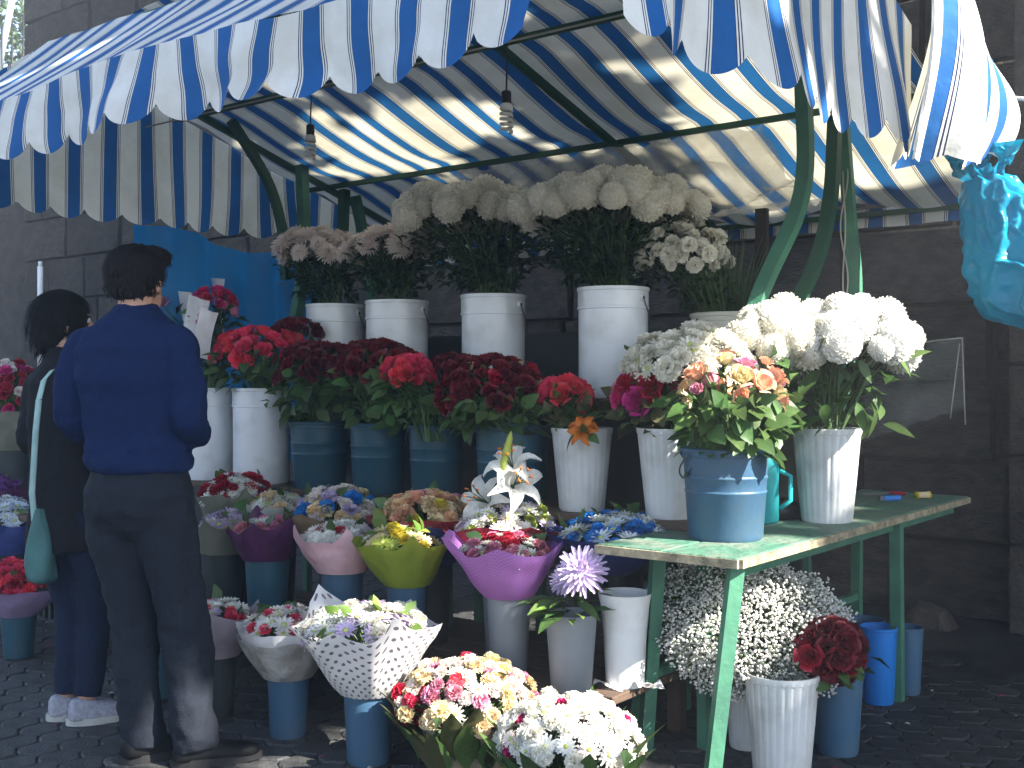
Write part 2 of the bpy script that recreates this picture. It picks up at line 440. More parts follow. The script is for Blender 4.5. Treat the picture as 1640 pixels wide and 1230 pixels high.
rows = int(7.6 / (PS * 0.866)); colsn = int(13.5 / PS)
for j in range(rows):
    for i in range(colsn):
        r = -10.5 + (i + 0.5 * (j % 2)) * PS; b = -1.1 + j * PS * 0.866
        if b > 6.1: continue
        p = W(r, b)
        if p.y > 0.5:
            px = 820 + FPX * p.x / p.y; py = 610 + FPX * HC / p.y
            vis = -20 < px < 1660 and py < 1250 and (b < 2.95 or r > -2.0 or r < -5.1) and not (r > -2.0 and b > 4.9)
        else: vis = False
        cells.append((p, vis, p.length, r, b))
front = sorted([c for c in cells if c[1]], key=lambda c: c[2])
chosen = set(id(c) for c in front[:300])
rest = MB(); prng = random.Random(3)
for c in cells:
    p, vis, _, r, b = c
    dz = prng.uniform(-0.003, 0.003)
    if r > -2.2 and b > 5.0 + 0.25 * math.sin(r * 3): continue        # bare wet soil by the wall
    ang = -math.atan2(0.6157, 0.788)
    if id(c) in chosen:
        o = bpy.data.objects.new('paver', pav_me[prng.randrange(5)]); col.objects.link(o); o.parent = pave
        o.location = (p.x, p.y, dz); o.rotation_euler = (prng.uniform(-.012, .012), prng.uniform(-.012, .012), ang)
    else:
        vs, fs = paver_geo(prng.randrange(5)); rm = Matrix.Rotation(ang, 3, 'Z')
        rest.add([rm @ v + p + UP * dz for v in vs], fs)
o = rest.build('paving', 'paver', pave, smooth=False); o['kind'] = 'stuff'
mb = MB()
mb.grid(40, 14, lambda u, v: W(-2.6 + u * 4.5, 4.9 + v * 1.35, -0.006 + 0.03 * (mnoise.noise(Vector((u * 9, v * 5, 3)))) * min(1, v * 6 + .15) + 0.012 * v))
o = mb.build('soil', 'wet_dirt'); o['kind'] = 'structure'

# ------------------------------------------------------------------ stone wall
WB = 6.2
wall = thing('stone_wall', 'dark stone block wall standing behind the flower stall', 'wall', W(-5, WB, 0))
mb = MB(); mb.box(W(-4.4, WB + 0.32, 2.72), (14.0, 0.56, 5.5)); bw(mb, 'wall_core', 'mortar', wall)
def stone_mesh(seed):
    m_ = MB(); n = 6; r_ = random.Random(seed)
    def fn(u, v):
        x, z = u - 0.5, v - 0.5
        e = min(u, 1 - u, (v), (1 - v)); y = -0.5 if e > 0.01 else 0.0
        return Vector((x, y + mnoise.noise(Vector((u * 3.1 + seed * 7, v * 2.3, seed))) * 0.28 * (1 if e > 0.01 else 0), z))
    us = [0, 0.02, 0.25, 0.5, 0.75, 0.98, 1]
    o_ = len(m_.v)
    for j in us:
        for i in us:
            e = min(i, 1 - i, j, 1 - j)
            y = 0.5 if e == 0 else -0.5 + mnoise.noise(Vector((i * 3.1 + seed * 7, j * 2.3, seed * 1.7))) * 0.35
            k = 1.0 if e == 0 else (0.985)
            m_.v.append(Vector(((i - 0.5) * k, y, (j - 0.5) * k)))
    for j in range(6):
        for i in range(6):
            a = j * 7 + i
            m_.f.append((a, a + 1, a + 8, a + 7)); m_.m.append(0)
    return m_.mesh('stone', 'stone_block', smooth=False)
st_me = [stone_mesh(i) for i in range(6)]
srng = random.Random(11)
ang = -math.atan2(0.6157, 0.788)
CH = 0.42
for j in range(13):
    r = -11.4 + 0.0
    z0 = 0.0 + j * CH
    first = True
    while r < 2.5:
        w = srng.uniform(0.62, 1.05) if not (first and j % 2) else srng.uniform(0.35, 0.5)
        first = False
        w = min(w, 2.55 - r)
        if w < 0.12: break
        o = bpy.data.objects.new('stone', srng.choice(st_me)); col.objects.link(o); o.parent = wall
        p = W(r + w / 2, WB + 0.025 + srng.uniform(-0.012, 0.012), z0 + CH / 2) - wall.location
        o.location = p; o.rotation_euler = (0, 0, ang); o.scale = (w - 0.009, 0.07, CH - 0.009)
        r += w
# rubble step at the foot of the wall
mb = MB(); mb.grid(8, 8, lambda u, v: W(-2.02 + u * 0.26 + .02 * nz(u * 3, v * 3), 5.78 + v * 0.22, 0.12 * (math.sin(math.pi * u) * math.sin(math.pi * v)) ** 0.22 * (1 + .3 * nz(u * 4, v * 3, 1)) - .004))
tag(mb.build('rubble_stone', 'stone_block', smooth=False), 'low rough stone lying on soil at the foot of the wall', 'stone')

# stone pilaster with a carved block at the right
pil = thing('stone_pilaster', 'rough stone pilaster with a carved block beside the blue plastic bag', 'pilaster', W(-1.30, 6.08))
for j in range(5):
    mb = MB(); mb.box(W(-1.28, 6.06, 0.225 + j * 0.45), (0.44, 0.24, 0.435)); weld(bw(mb, 'block', 'stone_block', pil, False), bev=0.012)
mb = MB()
def corb(u, v):
    a = u * math.pi
    return W(-1.30 + 0.19 * math.cos(a + math.pi), 5.93 - 0.10 * math.sin(a) * (1 + .25 * math.sin(v * 9)) , 2.24 + 0.36 * v)
mb.grid(12, 8, corb); weld(bw(mb, 'carved_block', 'stone_block', pil), thick=0.02)
mb = MB(); mb.box(W(-1.28, 6.06, 2.42), (0.42, 0.22, 0.34)); bw(mb, 'corbel', 'stone_block', pil, False)
mb = MB(); mb.box(W(-1.28, 6.08, 4.0), (0.40, 0.2, 2.78)); bw(mb, 'shaft', 'stone_block', pil, False)

# thin white conduit on the wall at the left
pp = atb(66, 400, WB - 0.06); pr = RB(pp)[0]
mb = MB(); mb.tube([W(pr, WB - 0.07, 1.35), W(pr, WB - 0.07, 2.45)], 0.028, 10)
mb.tube([W(pr, WB - 0.07, 2.45), W(pr, WB - 0.07, 2.50)], 0.02, 10)
tag(mb.build('conduit_pipe', 'white_paint'), 'short white pipe running up the stone wall behind the woman', 'pipe')

# ------------------------------------------------------------------ awning
RR, RL = -1.33, -4.85          # right and left edges
BF, ZE, ZB = 2.08, 2.29, 2.05   # front eave, eave top, valance bottom
BRI, ZRI = 2.75, 2.82           # ridge
BBK, ZBK = 5.27, 2.09           # back edge
PER = 0.185
aw = thing('market_awning', 'blue and white striped canvas awning on a green metal frame over the flowers', 'awning', W(-3.1, 3.6))
def roofz(b):
    if b < BRI: return ZE + (ZRI - ZE) * (b - BF) / (BRI - BF)
    return ZRI + (ZBK - ZRI) * (b - BRI) / (BBK - BRI)
# roof, front slope
def f_front(u, v):
    r = RL + (RR - RL) * u; b = BF + (BRI - BF) * v
    sag = 0.035 * math.sin(math.pi * v) * (0.6 + 0.8 * nz(r * 1.6, 2)) + 0.02 * nz(r * 3, b * 2)
    sag2 = 0.03 * math.sin((r - RL) * 2.6) * (1 - v)
    return W(r, b, roofz(b) - sag - sag2 * 0.6)
mb = MB(); mb.grid(110, 12, f_front, uvfn=lambda u, v: (RL + (RR - RL) * u + 20, v)); bw(mb, 'front_roof_cloth', STRIPE, aw)
def f_back(u, v):
    r = RL + (RR - RL) * u; b = BRI + (BBK - BRI) * v
    wv = 0.0
    for bb in (3.43, 4.28):                      # cloth rests on the bars and sags between them
        wv += math.exp(-((b - bb) / 0.10) ** 2)
    sag = 0.03 * math.sin(math.pi * ((b - BRI) / 0.85 % 1)) + 0.016 * nz(r * 2.3, b * 1.5, 4) + 0.012 * math.sin(r * 9 + b)
    if v > 0.8: sag += 0.05 * math.sin(r * 7) * (v - 0.8) * 3
    return W(r, b, roofz(b) - sag * (1 - 0.7 * min(1, wv)))
mb = MB(); mb.grid(120, 40, f_back, uvfn=lambda u, v: (RL + (RR - RL) * u + 20, v)); bw(mb, 'back_roof_cloth', STRIPE, aw)
# front valance with scallops (ends before the right corner)
def scallop(x): return abs(math.sin(math.pi * x / PER)) ** 0.55
VE = RR - 0.20
def f_val(u, v):
    r = RL + (VE - RL) * u
    h = (ZE - ZB - 0.055) + 0.06 * scallop(r + 20) + 0.02 * nz(r * 2, 1)
    swing = 0.045 * math.sin(r * 7.3 + 1.5 * math.sin(r * 2.1)) * v + 0.03 * nz(r * 3.1, v * 2, 8) * v
    rr = r + 0.02 * math.sin(r * 5 + 2) * v
    p = f_front(u, 0)
    return W(rr, BF - 0.02 - swing - 0.02 * v, (p.z) - v * h)
mb = MB(); mb.grid(300, 12, f_val, uvfn=lambda u, v: (RL + (VE - RL) * u + 20, v)); bw(mb, 'front_valance', STRIPE, aw)
# right gable curtain
CB0, CB1 = 2.0, 3.90
def f_rc(u, v):
    b = CB0 + (CB1 - CB0) * u
    top = roofz(max(b, BF)) + 0.01
    bot = ZB - 0.06 + 0.04 * u
    h = (top - bot) - 0.07 + 0.075 * scallop(b + 0.05)
    amp = 0.035 + 0.025 * u
    wv = amp * math.sin(b * 9.5 + 1.3 * math.sin(b * 3)) * v ** 1.3 + 0.03 * nz(b * 2.2, v * 1.5, 5) * v
    bb = b + (0.06 * math.sin(b * 4.6 + 0.5) + 0.03 * math.sin(v * 4 + b * 3)) * v
    return W(RR + 0.03 + wv + 0.05 * v, bb, top - v * h)
mb = MB(); mb.grid(170, 18, f_rc, uvfn=lambda u, v: ((CB0 + (CB1 - CB0) * u) + 0.05, v)); bw(mb, 'gable_curtain', STRIPE, aw)
# loose flap of cloth at the back right, gathered at its lower tip
def f_fl(u, v):
    b = 3.50 + 1.14 * u
    top = roofz(b) + 0.42 - 0.20 * u ** 1.5
    bot = 2.00 + 0.16 * u - 0.05 * scallop(b + .03)
    z = top + (bot - top) * v
    sh = 0.05 * math.sin(u * 13 + 0.7) + 0.03 * math.sin(u * 23 + 2)
    bb = b + 0.05 * math.sin(v * 4 + u * 5) * v - 0.16 * max(0, u - .6) * v ** 2 * 2
    gape = math.exp(-((u - .40) / .09) ** 2) * v * 0.12
    return W(RR + 0.11 + sh * (0.2 + v * 0.8) + 0.07 * math.sin(v * 3.0) - gape, bb, z)
mb = MB(); mb.grid(90, 24, f_fl, uvfn=lambda u, v: (3.50 + 1.14 * u + 0.02, v)); bw(mb, 'cloth_flap', STRIPE, aw)
# left gable curtain
def f_lc(u, v):
    b = BF + (4.75 - BF) * u
    top = roofz(b); bot = ZB - 0.02 + 0.03 * u
    h = (top - bot) - 0.05 + 0.055 * scallop(b)
    return W(RL - 0.01 + (0.035 * math.sin(b * 8) + 0.03 * nz(b * 3, v)) * v, b, top - v * h)
mb = MB(); mb.grid(170, 12, f_lc, uvfn=lambda u, v: (BF + (4.75 - BF) * u, v)); bw(mb, 'gable_curtain', STRIPE, aw)
# back hem strip
mb = MB(); mb.grid(90, 3, lambda u, v: W(RL + (RR - RL) * u, BBK + 0.01 + 0.02 * math.sin(u * 60) * v, ZBK - 0.09 * v), uvfn=lambda u, v: (RL + (RR - RL) * u + 20, v)); bw(mb, 'back_hem', STRIPE, aw)
# frame bars
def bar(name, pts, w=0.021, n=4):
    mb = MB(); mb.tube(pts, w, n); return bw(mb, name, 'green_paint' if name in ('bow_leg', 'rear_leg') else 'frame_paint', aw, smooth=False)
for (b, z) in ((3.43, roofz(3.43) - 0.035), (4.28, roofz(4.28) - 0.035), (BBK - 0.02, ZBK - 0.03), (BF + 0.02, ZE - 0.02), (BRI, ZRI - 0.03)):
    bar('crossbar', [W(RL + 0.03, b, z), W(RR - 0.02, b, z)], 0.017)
def cr(pts, n=8):
    out = []
    P = [Vector((p[0], p[1])) for p in pts]; P = [P[0] * 2 - P[1]] + P + [P[-1] * 2 - P[-2]]
    for i in range(1, len(P) - 2):
        for k in range(n):
            t = k / n; p0, p1, p2, p3 = P[i - 1:i + 3]
            out.append(0.5 * ((2 * p1) + (-p0 + p2) * t + (2 * p0 - 5 * p1 + 4 * p2 - p3) * t * t + (-p0 + 3 * p1 - 3 * p2 + p3) * t ** 3))
    out.append(P[-2]); return out
def bow3(name, pts, w):
    P = [W(*p) for p in pts]; out = []
    P = [P[0] * 2 - P[1]] + P + [P[-1] * 2 - P[-2]]
    for i in range(1, len(P) - 2):
        for k in range(8):
            t = k / 8; p0, p1, p2, p3 = P[i - 1:i + 3]
            out.append(0.5 * ((2 * p1) + (-p0 + p2) * t + (2 * p0 - 5 * p1 + 4 * p2 - p3) * t * t + (-p0 + 3 * p1 - 3 * p2 + p3) * t ** 3))
    out.append(P[-2]); bar(name, out, w)
for sgn, ro in ((1, -1.75), (-1, -4.57)):
    m1 = (lambda x: ro + (x + 1.75)) if sgn > 0 else (lambda x: ro - (x + 1.75) * 0.3)
    bow3('bow_leg', [(m1(-1.75), 4.03, roofz(4.03) - .03), (m1(-1.76), 4.04, 1.98), (m1(-1.90), 3.94, 1.56), (m1(-2.05), 3.68, 0.80), (m1(-2.07), 3.52, 0.5), (m1(-2.08), 3.36, 0.0)], 0.036)
    bow3('rear_leg', [(m1(-1.75), 4.42, roofz(4.42) - .03), (m1(-1.76), 4.52, 1.95), (m1(-1.76), 4.58, 1.6), (m1(-1.85), 4.66, 1.2), (m1(-2.05), 4.75, 0.7), (m1(-2.05), 4.8, 0.0)], 0.033)
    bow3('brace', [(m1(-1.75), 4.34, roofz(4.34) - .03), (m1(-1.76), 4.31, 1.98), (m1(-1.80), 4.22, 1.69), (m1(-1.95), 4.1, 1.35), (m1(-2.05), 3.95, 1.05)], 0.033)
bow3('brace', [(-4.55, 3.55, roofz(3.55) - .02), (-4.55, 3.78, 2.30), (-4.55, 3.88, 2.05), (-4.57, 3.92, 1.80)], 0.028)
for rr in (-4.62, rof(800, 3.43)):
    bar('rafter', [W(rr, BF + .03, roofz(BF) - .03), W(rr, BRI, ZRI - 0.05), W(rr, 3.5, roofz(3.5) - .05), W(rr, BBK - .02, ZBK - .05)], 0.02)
# tie rope from the flap to the right, cord under the roof
mb = MB(); a_, b_ = W(RR + 0.04, 4.75, 2.42), W(0.2, 5.0, 2.30)
mb.tube([a_.lerp(b_, t / 10) - UP * 0.06 * math.sin(math.pi * t / 10) for t in range(11)], 0.009, 6); bw(mb, 'tie_rope', 'white_paint', aw)
mb = MB(); mb.tube([W(RL + .1, 3.20, 2.50), W(-3.0, 3.18, 2.49), W(-1.5, 3.2, 2.50)], 0.004, 4); bw(mb, 'cord', 'cord', aw)

# crumpled clear sheet hung under the roof bars
mb = MB()
def f_pl(u, v):
    r = -3.75 + 1.75 * u; b = 4.20 + 0.75 * v
    return W(r + .03 * nz(u * 9, v * 7), b, roofz(b) - 0.09 - 0.10 * math.sin(math.pi * v) * (1 + nz(u * 7, v * 5, 2)) - 0.05 * abs(nz(u * 14, v * 9, 7)))
mb.grid(60, 24, f_pl)
tag(mb.build('plastic_sheet', 'clear_film'), 'crumpled clear plastic sheet hung under the striped roof', 'plastic sheet')

# blue tarpaulin screen at the left side
TR = -4.96
mb = MB()
mb.grid(60, 30, lambda u, v: W(TR - 0.07 * math.sin(u * 17 + nz(u * 3, v * 2) * 3) * (0.45 + v) - 0.05 * (1 - 2 * abs(nz(u * 5, v * 1.5, 6))) - 0.03 * nz(u * 4, v * 5, 9), 3.30 + 1.25 * u, 2.06 - 1.25 * v + 0.03 * math.sin(u * 8) * (1 - v) - 0.05 * math.sin(math.pi * u) * (1 - v)))
tag(mb.build('tarpaulin', 'blue_tarp'), 'blue tarpaulin hung as a screen below the striped side cloth', 'tarpaulin')

# hanging blue plastic bag at the right
mb = MB()
bp_ = W(RR + 0.06, 4.52, 2.09)
def rdg(x, y, z): return 1 - abs(mnoise.noise(Vector((x, y, z)))) * 2
def f_bag(u, v):
    a = u * 2 * math.pi; ca, sa = math.cos(a), math.sin(a)
    rad = 0.05 + 0.15 * math.sin(min(1, v * 1.25) * math.pi * 0.5) ** 0.8
    if v < 0.08: rad = 0.09 - 0.5 * v
    if v > 0.80: rad *= max(0.06, 1 - ((v - 0.80) / 0.20) ** 2 * 0.9)
    cw = 0.30 + 0.9 * max(0, ca * .7 - sa * .6 + .25)
    cr_ = 0.26 * rdg(ca * 1.1, sa * 1.1 + 2, v * 2.2 + ca) ** 2 + 0.22 * rdg(ca * 2.1 + 4, sa * 2.1, v * 5.0 + .7 * ca) ** 3 - 0.22
    rad *= 1 + cr_ * cw * (0.5 + 0.8 * v) + 0.07 * math.sin(a * 5 + 1.5 * math.sin(v * 3)) * (1 - v) ** 1.5
    c = bp_ + RX * (0.02 + 0.24 * v ** 0.9) - UP * (0.64 * v) + BX * (0.03 * v)
    return c + RX * (rad * ca * 1.05) + BX * (rad * sa * 0.8) + UP * (0.045 * mnoise.noise(Vector((ca * 2.5, sa * 2.5, v * 4))))
mb.grid(108, 84, f_bag)
for _i, _v in enumerate(mb.v):
    _c = (_i % 109) in (0, 108)
    if not _c: mb.v[_i] = _v + Vector((mnoise.noise(_v * 23), mnoise.noise(_v * 23 + Vector((5, 1, 2))), mnoise.noise(_v * 19 + Vector((1, 7, 3))))) * .012
bagr = thing('plastic_bag', 'crumpled bright blue plastic bag tied to the awning edge', 'plastic bag', bp_)
bw(mb, 'bag_body', 'blue_bag', bagr, smooth=True)
for k in range(3):
    mb = MB()
    mb.grid(6, 5, lambda u, v: bp_ + RX * (-0.06 + 0.09 * k + 0.10 * (u - 0.5) * (0.3 + v)) + UP * (0.0 + 0.09 * v) + BX * (0.03 * nz(u * 4, v * 4, k)))
    bw(mb, 'bag_ear', 'blue_bag', bagr, smooth=False)

# clear plastic bag hung on a string by the wall
cp = thing('clear_bag', 'clear plastic sleeve hanging from a string in front of the dark wall', 'plastic sleeve', atb(1480, 560, 4.9))
mb = MB()
mb.grid(16, 14, lambda u, v: atb(1395 + 150 * u - 20 * v * (1 - u) , 560 - 18 * u + 150 * v - 40 * v * u, 4.9 + 0.06 * math.sin(u * 5 + v * 3) + 0.05 * nz(u * 4, v * 4)))
bw(mb, 'sleeve', 'clear_film_thin', cp)
mb = MB(); mb.tube([atb(1440, 555, 4.88), atb(1500, 545, 4.88), atb(1541, 541, 4.9)], 0.004, 4)
mb.tube([atb(1541, 541, 4.9), atb(1546, 680, 4.9)], 0.003, 4)
mb.tube([atb(1537, 550, 4.9), atb(1522, 670, 4.9)], 0.003, 4); bw(mb, 'string', 'cord', cp)

# twisted strings hanging at the right
mb = MB()
for k in range(2):
    pts = []
    for i in range(24):
        t = i / 23
        p = atb(1352 + (6 if k else -2) * math.sin(t * 9), 235 + 245 * t, 4.45)
        pts.append(p)
    mb.tube(pts, 0.0035, 4)
tag(mb.build('hanging_string', 'cord'), 'pale twisted string hanging beside the green posts', 'string')

# energy saving bulbs
def bulb(px, pytop, pybot, b, zcord, label):
    p0 = atb(px, pytop, b); p1 = atb(px, pybot, b); h = p0.z - p1.z
    t = thing('light_bulb', label, 'light bulb', p1, group='spiral bulbs hanging under the awning')
    m_ = MB(); m_.lathe([(0.0, h), (0.016, h), (0.019, h * 0.97), (0.019, h * 0.70), (0.0, h * 0.70)], 14); m_.build('socket', 'black', t)
    m_ = MB(); m_.lathe([(0.017, h * 0.70), (0.024, h * 0.66), (0.025, h * 0.55), (0.018, h * 0.52), (0, h * 0.52)], 14); m_.build('ballast', 'bulb_white', t)
    m_ = MB(); m_.tube([Vector((0.021 * math.cos(a * 0.5), 0.021 * math.sin(a * 0.5), h * 0.52 * (1 - a / 52.0))) for a in range(0, 53)], 0.0065, 6); m_.build('spiral_tube', 'bulb_white', t)
    m_ = MB(); m_.tube([Vector((0, 0, h)), Vector((0.004, 0, zcord - p1.z))], 0.0035, 5); m_.build('cord', 'black', t)
bulb(811, 146, 212, 3.35, roofz(3.35) - 0.06, 'spiral light bulb hanging above the white chrysanthemum bunches')
bulb(497, 200, 254, 3.45, roofz(3.45) - 0.06, 'spiral light bulb hanging in front of the left green post')

# ------------------------------------------------------------------ display stand
ds = thing('display_stand', 'stepped plank stand holding the flower pails under the awning', 'display stand', W(-3.4, 3.5))
def plank(c, size, mat='brown_board'):
    mb = MB(); mb.box(c, size); return weld(bw(mb, 'plank', mat, ds, False), bev=0.004)
SHT, SHM, PLT = 1.20, 0.775, 0.25
plank(W(-3.35, 3.86, SHT - 0.013), (2.5, 0.15, 0.026)); plank(W(-3.35, 4.02, SHT - 0.0135), (2.5, 0.15, 0.025))
plank(W(-3.5, 3.50, SHM - 0.013), (3.35, 0.145, 0.026)); plank(W(-3.5, 3.655, SHM - 0.0135), (3.35, 0.145, 0.025))
for bb in (2.97, 3.13, 3.29, 3.45, 3.61): plank(W(-3.55, bb, PLT - 0.015), (3.15, 0.15, 0.028))
for rr in (-5.05, -3.5, -2.05):
    for bb in (2.98, 3.60):
        mb = MB(); mb.box(W(rr, bb, (PLT - 0.03) / 2), (0.05, 0.05, PLT - 0.03)); bw(mb, 'leg', 'brown_board', ds, False)
for rr in (-5.10, -4.5, -3.05, -1.87):
    for bb in (3.47, 3.68):
        mb = MB(); mb.box(W(rr, bb, (SHM - 0.03) / 2), (0.035, 0.035, SHM - 0.03)); bw(mb, 'leg', 'green_paint', ds, False)
for rr in (-4.55, -3.0, -2.15):
    for bb in (3.84, 4.05):
        mb = MB(); mb.box(W(rr, bb, (SHT - 0.03) / 2), (0.035, 0.035, SHT - 0.03)); bw(mb, 'leg', 'green_paint', ds, False)
# upright dark boards behind the top row
for rr, w_ in ((-2.86, 0.10), (-2.74, 0.07), (-2.10, 0.05)):
    mb = MB(); mb.box(W(rr, 4.36 + w_, 1.0), (w_, 0.03, 2.0)); bw(mb, 'upright', 'dark_wood', ds, False)
mb = MB(); mb.box(W(-3.35, 4.36, 0.95), (2.9, 0.02, 1.1)); bw(mb, 'back_panel', 'dark_pail', ds, False)

# ------------------------------------------------------------------ side table
TZ = 0.75
tb = thing('green_table', 'long green painted plank table holding buckets at the stall end', 'table', W(-1.76, 4.2))
for i, (r0, r1) in enumerate(((-2.0, -1.762), (-1.756, -1.50))):
    mb = MB(); mb.box(W((r0 + r1) / 2, 4.14 - 0.01 * i, TZ - 0.014), (r1 - r0, 2.28, 0.028)); weld(bw(mb, 'plank', 'green_board', tb, False), bev=0.005)
mb = MB(); mb.box(W(-1.75, 2.992, TZ - 0.0165), (0.50, 0.012, 0.026)); bw(mb, 'front_edge', 'raw_wood', tb, False)
mb = MB(); mb.box(W(-1.494, 4.13, TZ - 0.0165), (0.011, 2.26, 0.025)); bw(mb, 'side_edge', 'raw_wood', tb, False)
mb = MB(); mb.box(W(-1.56, 4.15, TZ - 0.052), (0.03, 2.1, 0.04)); bw(mb, 'rail', 'green_paint', tb, False)
for (r0, b0, r1, b1) in ((-1.54, 3.06, -1.60, 3.0), (-1.92, 3.25, -2.02, 3.33), (-1.54, 4.44, -1.54, 4.46), (-1.95, 5.10, -1.97, 5.14)):
    mb = MB(); mb.tube([W(r0, b0, TZ - 0.03), W(r1, b1, 0)], 0.030, 4); bw(mb, 'leg', 'green_paint', tb, False)
mb = MB(); mb.tube([W(-1.99, 3.32, 0.27), W(-1.96, 5.10, 0.27)], 0.022, 4); bw(mb, 'stretcher', 'green_paint', tb, False)

# ------------------------------------------------------------------ background at the upper left: railing, pole, tree, house
fr_ = -11.75
fc = thing('iron_railing', 'dark wrought iron railing with rings beyond the wall end', 'railing', W(-12.6, 6.6, 0))
mb = MB(); mb.box(W(-12.6, 6.6, 4.42), (2.3, 0.03, 0.06)); bw(mb, 'rail', 'iron', fc, False)
mb = MB(); mb.box(W(-12.6, 6.6, 3.6), (2.3, 0.03, 0.05)); bw(mb, 'rail', 'iron', fc, False)
mb = MB(); mb.box(W(-12.6, 6.65, 1.75), (2.4, 0.3, 3.5)); bw(mb, 'base_wall', 'stone_block', fc, False)
for i in range(9):
    rr = -13.6 + i * 0.24
    mb = MB(); mb.tube([W(rr, 6.6, 3.5), W(rr, 6.6, 5.4)], 0.011, 5); bw(mb, 'bar', 'iron', fc)
    mb = MB(); c_ = W(rr + 0.12, 6.6, 4.05)
    mb.tube([c_ + RX * (0.10 * math.cos(a * math.pi / 10)) + UP * (0.16 * math.sin(a * math.pi / 10)) for a in range(21)], 0.014, 5, cap=False); bw(mb, 'ring', 'iron', fc)
mb = MB(); mb.tube([at(-10, 150, 13.2), at(25, -30, 13.2)], 0.04, 8)
mb.tube([at(-10, 150, 13.2), W(*RB(at(-20, 150, 13.2)), 0)], 0.05, 8)
tag(mb.build('white_pole', 'pole_grey'), 'slanting white pole behind the iron railing', 'pole')
hs = thing('white_house', 'pale plastered house glimpsed behind the iron railing', 'house', (-12, 24, 0))
mb = MB(); mb.box((-12, 24, 2.2), (6, 4, 4.4), ax=(Vector((1, 0, 0)), Vector((0, 1, 0)), UP)); bw(mb, 'wall', 'plaster', hs, False)
mb = MB(); mb.add([(-15.2, 21.8, 4.4), (-8.8, 21.8, 4.4), (-8.8, 26.2, 4.4), (-15.2, 26.2, 4.4), (-15.2, 24, 6), (-8.8, 24, 6)], [(0, 1, 5, 4), (2, 3, 4, 5), (1, 2, 5), (3, 0, 4), (0, 3, 2, 1)]); bw(mb, 'roof', 'wrap_red', hs, False)

def tree(label, base, h, crown_pts, leafs, seed, limbs):
    t = thing('leafy_tree', label, 'tree', base)
    m_ = MB(); b0 = Vector(base)
    r_ = random.Random(seed)
    m_.tube([b0 + Vector((0.12 * math.sin(i * 1.3), 0.1 * math.cos(i), h * i / 7)) for i in range(8)], [0.20 - 0.016 * i for i in range(8)], 10)
    for tgt in limbs:
        z0 = h * r_.uniform(0.72, 0.9); s0 = b0 + UP * z0; tgt = Vector(tgt)
        mid = s0.lerp(tgt, 0.5) + UP * 0.3
        m_.tube([s0, s0.lerp(mid, .6), mid, mid.lerp(tgt, .6), tgt], [0.085, 0.065, 0.05, 0.035, 0.012], 6)
    bw(m_, 'trunk', 'bark', t)
    m_ = MB()
    for (p, d, up, l, w) in leafs: m_.leaf(p, d, up, l, w)
    o = bw(m_, 'crown', 'leaf_tree', t, smooth=False)
    return t
lr = random.Random(21)
lf = []; lb = Vector((-8.5, 17.0, 0))
for i in range(90):
    c_ = lb + Vector((lr.gauss(0, 1.2), lr.gauss(0, 1.2), 5.4 + lr.gauss(0, 1.3)))
    for k in range(150):
        p = c_ + Vector((lr.gauss(0, .35), lr.gauss(0, .35), lr.gauss(0, .3)))
        lf.append((p, Vector((lr.gauss(0, 1), lr.gauss(0, 1), lr.gauss(-.3, .6))), UP + Vector((lr.gauss(0, .5), lr.gauss(0, .5), 0)), 0.16, 0.09))
tree('leafy tree standing behind the iron railing', lb, 4.5, None, lf, 4, [lb + Vector((lr.gauss(0, 1), lr.gauss(0, 1), 5 + lr.random())) for _ in range(8)])

# two street trees to the right, outside the frame: they shade the stall, crown gaps are shaped to drop sun on chosen places
e1 = S.cross(UP).normalized(); e2 = S.cross(e1).normalized()
def sp(v): return Vector((v.dot(e1), v.dot(e2)))
gaps = []
def gap(p, rad): gaps.append((sp(p), rad))
# sunlit places
for (px, py, b, rad) in ((1350, 540, 3.95, .25), (1290, 540, 3.95, .24), (1410, 540, 3.95, .2), (1230, 560, 3.8, .22), (1130, 570, 3.7, .24), (1060, 590, 3.7, .2),
                          (1200, 640, 3.35, .2), (1260, 600, 3.4, .15), (1215, 790, 3.4, .13), (1345, 760, 4.0, .13), (1150, 860, 3.1, .22), (1250, 870, 3.2, .2),
                          (1180, 1000, 3.03, .13), (1060, 1120, 3.05, .13), (1175, 1150, 3.03, .13), (910, 1160, 2.68, .23), (745, 1090, 2.72, .20), (830, 1120, 2.7, .18),
                          (545, 1030, 2.66, .13), (575, 1060, 2.66, .09), (345, 1095, 2.25, .10), (450, 1224, 2.3, .10), (500, 1224, 2.35, .08),
                          (1230, 960, 3.5, .09), (1130, 1040, 3.4, .09), (1260, 1110, 3.2, .10), (960, 850, 3.3, .05), (640, 880, 3.05, .06), (790, 860, 3.05, .05),
                          (930, 690, 3.5, .05), (1330, 110, 3.55, .07), (1190, 30, 2.7, .07), (1290, 160, 3.0, .05)):
    gap(atb(px, py, b), rad)
for bb in (3.85, 4.0, 4.2, 4.4, 4.6, 4.8):
    for zz in (2.05, 2.3, 2.55, 2.8, 3.0): gap(W(RR + .1, bb, zz), .2)
gap(bp_ + RX * 0.3 - UP * 0.15, .2); gap(bp_ + RX * 0.4 - UP * 0.4, .2)
gr = random.Random(5)
for i in range(20):
    r = gr.uniform(RL, -1.6); b = gr.uniform(2.9, 5.0); gap(W(r, b, roofz(b)), gr.choice((.04, .05, .07, .1)))
for i in range(13):
    r = gr.uniform(-4.7, -3.2); b = gr.uniform(3.75, 4.3); gap(W(r, b, roofz(b)), gr.uniform(.08, .15))
for i in range(16):
    r = gr.uniform(-2.3, -1.4); b = gr.uniform(3.8, 5.0); gap(W(r, b, roofz(b)), gr.uniform(.14, .24))
gap(W(-4.2, 2.5, 2.55), .07); gap(W(-4.5, 2.45, 2.5), .05)
